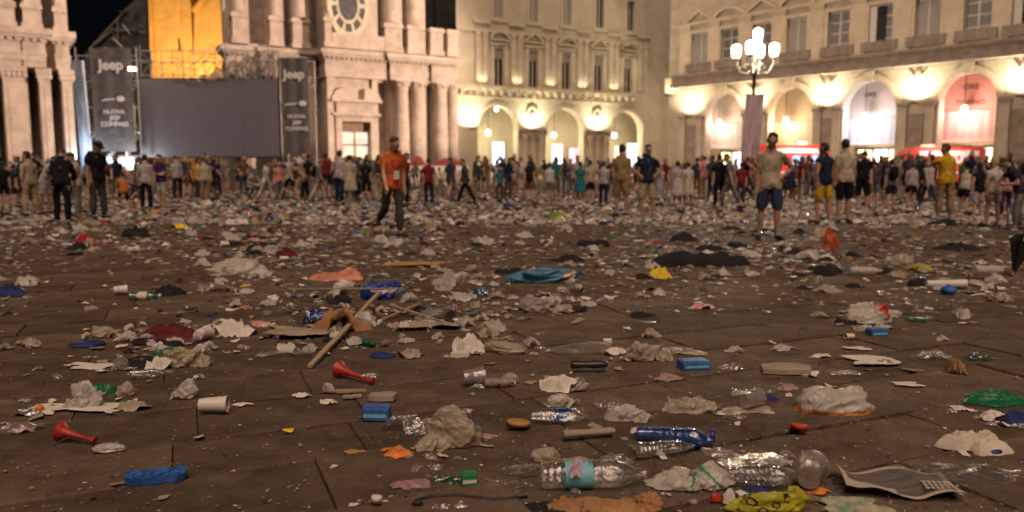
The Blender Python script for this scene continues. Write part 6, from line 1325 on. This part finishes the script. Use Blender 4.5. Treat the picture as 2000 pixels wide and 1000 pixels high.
item('can', 'dark can lying right of the paper pile', 1150, 732, 72, 22, 'can', 3, r=.13); item('film', 'bluish grey film strip in the middle', 1144, 692, 104, 28, 'frost')
item('bag', 'beige bag with knotted ears in the middle right', 1266, 708, 96, 48, 'beigebag', seed=91); item('film', 'narrow tail of the knotted bag', 1332, 694, 76, 16, 'beigebag'); item('sheet', 'cream paper left of the knotted bag', 1200, 694, 48, 20, 'paper')
item('box', 'flat blue carton right of the knotted bag', 1354, 724, 58, 26, 'blue', 10); item('film', 'dark net scrap right of the flat blue carton', 1426, 724, 50, 20, 'frost'); item('film', 'crumpled pale wrapper below the flat blue carton', 1310, 746, 74, 22, 'pinkfilm')
item('board', 'grey plank on the right side', 1534, 734, 100, 28, 'card', -8, name='broken_plank', cat='plank')
item('film', 'tiny yellow scrap on bare slabs', 564, 846, 18, 9, 'yellow'); item('sheet', 'folded card chunk in the middle', 800, 700, 56, 26, 'card'); item('heap', 'dark blue rag in the middle', 752, 700, 52, 18, 'navyc'); item('bottle', 'bottle neck of dark green glass in the middle', 720, 678, 40, 22, 'greennet', -40, crush=.05)
item('sheet', 'tan leaf-like card on the right', 1864, 730, 46, 38, 'brown', 120); item('film', 'pale film behind the leaf-like card', 1826, 704, 78, 26, 'frost'); item('film', 'green tinted strip near the right edge', 1914, 704, 62, 20, 'greenclear')
item('film', 'white ribbed strip on the right', 1772, 756, 52, 10, 'paper'); item('film', 'white ribbed strip above the white garment', 1880, 803, 48, 14, 'paper'); item('sheet', 'long pale paper strip on the right', 1708, 714, 100, 20, 'paper'); item('film', 'thin white strip on the right', 1672, 684, 44, 8, 'paper')
item('film', 'cluster of pale beads on the right', 1532, 686, 64, 20, 'pearl'); item('film', 'pink fluff scrap behind the cream bag', 1540, 764, 50, 20, 'pinkfilm')
item('bag', 'pale bag beside the navy rag on the left crowd side', 448, 470, 46, 20, 'whitebag'); item('bag', 'cream cardboard box behind the walking man', 850, 452, 44, 22, 'card'); item('heap', 'lime green garment before the teal dress', 1086, 428, 40, 20, cloth('lime', (.16, .30, .03)) ); item('heap', 'dark blue rag before the arches', 994, 406, 30, 12, 'navyc'); item('heap', 'black jacket on the right near the yellow jersey', 1850, 440, 80, 16, 'blackc'); item('heap', 'black jacket on the right behind the yellow wrapper', 1870, 490, 90, 22, 'blackc')
# newspaper
P0 = gp(1740, 960); t = thing('newspaper', 'newspaper page with grey picture and pale border on the lower right', 'newspaper', P0)
q = [gp(1652, 970), gp(1888, 984), gp(1838, 924), gp(1628, 923)]; nx, ny = 20, 14; V = []
M_news = mat('newsprint_picture', (.15, .125, .11), .8, var=.25, scale=7, dark=(.035, .03, .028), stretch=(1, 5, 1)); M_nb = mat('newsprint_margin', (.46, .39, .31), .85, var=.08)
for j in range(ny + 1):
    for i in range(nx + 1):
        u, v = i / nx, j / ny; p = (q[0] * (1 - u) + q[1] * u) * (1 - v) + (q[3] * (1 - u) + q[2] * u) * v - P0; V.append((p.x, p.y, .012 + .012 * math.sin(u * 9 + v * 3) + .05 * max(0, .12 - u) / .12 * .6 + .018 * (1 - v) * abs(math.sin(u * 5))))
F = [[j * (nx + 1) + i, j * (nx + 1) + i + 1, (j + 1) * (nx + 1) + i + 1, (j + 1) * (nx + 1) + i] for j in range(ny) for i in range(nx)]
mi = [0 if (1 <= i < nx - 1 and 1 <= j < ny - 1 and not (j < 4 and i < 9)) else 1 for j in range(ny) for i in range(nx)]
put('page', mesh_np('page', np.array(V), F, [M_news, M_nb], True, mi), t)
def on_page(u, v): p = (q[0] * (1 - u) + q[1] * u) * (1 - v) + (q[3] * (1 - u) + q[2] * u) * v - P0; return (p.x, p.y, .034)
b = MB()
for k in range(5):
    for j in range(3):
        u = .70 + k * .045; v = .13 + .10 * j; c = on_page(u, v); b.box(c[0] - .006, c[0] + .006, c[1] - .009, c[1] + .009, .036, .0372)
b.build('printed_lines', M_nb, t)
# black umbrella at the right edge
P0 = gp(1978, 540); t = thing('umbrella', 'half-open broken black umbrella at the right edge', 'umbrella', P0, R(20)); k = 1 / ppm(P0)
MB().tube([(0, 0, .02), (.10, 0, .30), (.30, .05, .62)], .012, 8).build('umbrella_shaft', M_['silver'], t)
V = [(0, 0, .0)]; n = 14
for i in range(n): a = 2 * math.pi * i / n; rr_ = .10 if i % 2 else .14; V.append((.13 + rr_ * math.cos(a), rr_ * math.sin(a), .40 + .04 * math.cos(a) + (.03 if i % 2 else 0)))
MB().add(V, [(0, 1 + i, 1 + (i + 1) % n) for i in range(n)]).build('umbrella_cloth', M_['blackc'], t)
# bicycle wheel by the right edge
P0 = gp(1967, 447); t = thing('metal_hoop', 'shiny metal hoop standing among feet at the right', 'hoop', P0, R(60)); b = MB(); n = 26; r2 = .21
b.tube([(r2 * .55 * math.cos(2 * math.pi * i / n), 0, r2 * 1.05 + r2 * math.sin(2 * math.pi * i / n)) for i in range(n + 1)], .013, 6, cap=False); b.build('hoop_rim', M_['silver'], t, True); MB().ell((.08, -.02, .07), (.05, .04, .05), 8).build('clasp', M_['silver'], t)

# ---- scraps nobody could tell apart, and the carpet of litter at the back
rl = random.Random(77)
def lib_of(fn, n): return [fn(500 + i) for i in range(n)]
TYPES = [
 ('paper_scrap', 'paper', 'small crumpled pale paper scrap lying on the paving', 'pale paper scraps strewn over the square', lib_of(lambda s: sheet_mesh(s, .10, .07, .028, M_['paper'], 6, 5, 5), 9), 300, (.35, 1.25)),
 ('bag_scrap', 'bag', 'small crumpled cream plastic bag among the litter', 'cream plastic bags strewn over the square', lib_of(lambda s: crumple_mesh(s, .22, .17, .075, M_['whitebag'], 9, 26, 8), 12), 260, (.5, 1.5)),
 ('film_scrap', 'wrapper', 'small shred of clear film on the paving', 'shreds of clear film strewn over the square', lib_of(lambda s: crumple_mesh(s, .16, .10, .04, M_['frost'], 7, 22, 7), 9), 260, (.4, 1.3)),
 ('card_scrap', 'cardboard', 'small torn tan cardboard scrap on the paving', 'tan cardboard scraps strewn over the square', lib_of(lambda s: sheet_mesh(s, .13, .09, .02, M_['card'], 5, 4, 3), 7), 220, (.35, 1.3)),
 ('beige_bag_scrap', 'bag', 'small beige plastic bag crumpled among the litter', 'beige plastic bags strewn over the square', lib_of(lambda s: crumple_mesh(s, .23, .17, .075, M_['beigebag'], 9, 26, 9), 10), 190, (.5, 1.4)),
 ('bottle_scrap', 'bottle', 'small crushed clear bottle lying among the litter', 'crushed clear bottles strewn over the square', [], 120, (.8, 1.2)),
 ('cup_scrap', 'cup', 'small white plastic cup lying among the litter', 'white plastic cups strewn over the square', [], 110, (.8, 1.2)),
 ('red_scrap', 'wrapper', 'small red wrapper lying among the litter', 'red wrappers strewn over the square', lib_of(lambda s: sheet_mesh(s, .14, .08, .03, M_['redprint'] if s % 2 else M_['redc'], 6, 4, 5), 6), 60, (.5, 1.3)),
 ('blue_scrap', 'wrapper', 'small blue wrapper lying among the litter', 'blue wrappers strewn over the square', lib_of(lambda s: sheet_mesh(s, .14, .09, .04, M_['royal'] if s % 2 else M_['bluebag'], 6, 4, 5), 6), 60, (.5, 1.3)),
 ('dark_rag', 'clothing', 'small black rag lying among the litter', 'black rags strewn over the square', lib_of(lambda s: heap_mesh(s, .30, .2, .06, M_['blackc'], 9, 20), 6), 110, (.5, 1.6)),
 ('yellow_scrap', 'wrapper', 'small yellow wrapper lying among the litter', 'yellow wrappers strewn over the square', lib_of(lambda s: sheet_mesh(s, .12, .08, .03, M_['ochre'], 6, 4, 5), 4), 40, (.5, 1.2)),
]
tmp = put('tmp', None)
for i in range(5):
    bottle(tmp, .26, .036, M_['bottleclear'], None, None, .18 + .04 * i, 900 + i, 5)
TYPES[5][4].extend(o.data for o in tmp.children)
tmp2 = put('tmp', None)
for i in range(3): cup(tmp2, .036, .10, M_['white'] if i else M_['frost'], True, i)
TYPES[6][4].extend(o.data for o in tmp2.children)
for q_ in (tmp, tmp2):
    for o in list(q_.children): bpy.data.objects.remove(o)
    bpy.data.objects.remove(q_)
def patch(p): return .5 + .5 * math.sin(p.x * .9 + 1.3 * math.sin(p.y * .55)) * math.sin(p.y * .8 + .9 * math.sin(p.x * .6 + 2))
CLU = [(50, 815, 50, 18), (195, 770, 60, 20), (300, 700, 90, 18), (340, 655, 60, 12), (660, 640, 90, 26), (820, 625, 70, 18), (960, 685, 60, 18), (1090, 790, 55, 30), (960, 755, 50, 10), (1230, 700, 70, 14), (1380, 960, 160, 22), (1300, 860, 120, 26), (1480, 795, 60, 12), (1700, 625, 70, 14), (470, 530, 70, 18), (560, 480, 60, 18), (1080, 600, 80, 14), (900, 560, 90, 20), (1420, 520, 130, 20), (850, 880, 60, 22), (1930, 830, 60, 30), (1640, 530, 110, 18), (1880, 550, 80, 18), (180, 470, 90, 18)]
def bare(px, py):
    if px < 420 and 490 < py < 640 and px > 60: return .25
    if px < 700 and py > 800: return .35
    if px > 1100 and 590 < py < 660: return .6
    if px > 1600 and 840 < py < 920: return .6
    return 1.
for nm, cat, lab, grp, libm, cnt, (s0, s1) in TYPES:
    k = 0; tries = 0
    while k < cnt and tries < 20000:
        tries += 1; px = rl.uniform(-30, 2030); t = rl.random(); py = 396 + 600 * t ** (2.3 if nm not in ('paper_scrap', 'card_scrap', 'film_scrap') else 1.35)
        if py > 455 and rl.random() < .55: cx, cy, sx, sy = rl.choice(CLU); px, py = rl.gauss(cx, sx), rl.gauss(cy, sy)
        elif rl.random() > bare(px, py): continue
        if py > 1015 or py < 394: continue
        p = gp(px, py)
        if p.y < 11 and rl.random() > .35 + .65 * patch(p): continue
        sz = rl.uniform(s0, s1) * (.42 if p.y < 4 else (.55 if p.y < 6 else (.8 if p.y < 9 else 1.1)))
        if p.y < 5.2 and nm in ('red_scrap', 'blue_scrap', 'yellow_scrap') : continue
        if p.y < 4.0 and rl.random() < .45: continue
        if p.y < 4.6 and nm in ('bag_scrap', 'beige_bag_scrap', 'dark_rag', 'bottle_scrap', 'cup_scrap') : continue
        o = put(nm, rl.choice(libm), None, (p.x, p.y, .002), (0, 0, rl.uniform(0, 6.28)), (sz, sz * rl.uniform(.75, 1.2), sz * rl.uniform(.7, 1.2)))
        tag(o, lab, cat, grp); k += 1
# carpet of litter beyond about ten metres and crumbs everywhere: far too many to count
PAL = [M_['paper'], M_['whitebag'], M_['card'], M_['beigebag'], M_['frost'], M_['blackc'], M_['brown'], M_['redc'], M_['navyc'], M_['greybag'], M_['white'], M_['yellow'], M_['greennet']]
PAL += [plastic('bluish_pale_film', (.50, .54, .60), .25, .4, .3), plastic('pinkish_pale_film', (.66, .55, .52), .2, .4, .3)]
WT = [12, 20, 10, 10, 16, 17, 7, 1.8, 2.4, 14, 6, .5, .8, 15, 12]
rn = np.random.RandomState(4)
def carpet(name, label, n, sampler, size, hgt, nv=7):
    Vs = []; Fs = []; Ms = []; base = 0; mats_i = rn.choice(len(PAL), n, p=np.array(WT) / sum(WT))
    for i in range(n):
        x, y = sampler(); s = rn.uniform(*size) * (1.7 if rn.rand() < .12 else 1); a0 = rn.uniform(0, 6.28); h = s * rn.uniform(*hgt); st = rn.uniform(.45, 1); rot = rn.uniform(0, 3.14)
        ang = a0 + np.sort(rn.uniform(0, 6.28, nv)); rad = rn.uniform(.55, 1., nv); lx, ly = rad * np.cos(ang) * s, rad * np.sin(ang) * s * st
        ex = x + lx * math.cos(rot) - ly * math.sin(rot); ey = y + lx * math.sin(rot) + ly * math.cos(rot); ez = np.abs(rn.normal(0, .25, nv)) * h + .002
        mx = x + .45 * (ex - x) + rn.uniform(-.2, .2, nv) * s; my = y + .45 * (ey - y) + rn.uniform(-.2, .2, nv) * s; mz = h * rn.uniform(.3, 1.1, nv)
        Vs.append(np.stack([np.concatenate([ex, mx, [x]]), np.concatenate([ey, my, [y]]), np.concatenate([ez, mz, [h * rn.uniform(.4, 1.2)]])], 1))
        for j in range(nv):
            j2 = (j + 1) % nv; Fs += [(base + j, base + j2, base + nv + j), (base + j2, base + nv + j2, base + nv + j), (base + nv + j, base + nv + j2, base + 2 * nv)]; Ms += [int(mats_i[i])] * 3
        base += 2 * nv + 1
    me = mesh_np(name, np.concatenate(Vs), Fs, PAL, False, Ms); me.polygons.foreach_set('use_smooth', [True] * len(me.polygons)); o = put(name, me); tag(o, label, 'litter', kind='stuff')
def far():
    p = gp(rn.uniform(-200, 2200), 373 + 66 * rn.rand() ** 1.15); return p.x, p.y
def fade():
    while True:
        py = 428 + 95 * rn.rand() ** 1.9; px = rn.uniform(-200, 2200); p = gp(px, py)
        if rn.rand() < (.2 + .8 * patch(p)) * bare(px, py): return p.x, p.y
def mid():
    while True:
        py = 425 + 190 * rn.rand() ** 1.6; px = rn.uniform(-220, 2220); p = gp(px, py)
        if rn.rand() < (.25 + .75 * patch(p)) * bare(px, py): return p.x, p.y
def close():
    while True:
        py = 440 + 570 * rn.rand(); px = rn.uniform(-220, 2220); p = gp(px, py)
        if rn.rand() < (.4 + .6 * patch(p)) * min(1, bare(px, py) + .2): return p.x, p.y
carpet('far_litter', 'carpet of bags, cups and paper covering the far half of the square', 14500, far, (.035, .14), (.15, .65), 8)
carpet('fading_litter', 'thinning scatter of flattened rubbish in front of the far carpet', 5600, fade, (.016, .085), (.08, .4), 8)
carpet('mid_litter', 'loose trodden scraps strewn over the middle of the square', 4600, mid, (.010, .052), (.1, .5), 7)
carpet('crumbs', 'tiny trodden crumbs and specks scattered over the near slabs', 5200, close, (.003, .011), (.15, .6), 5)
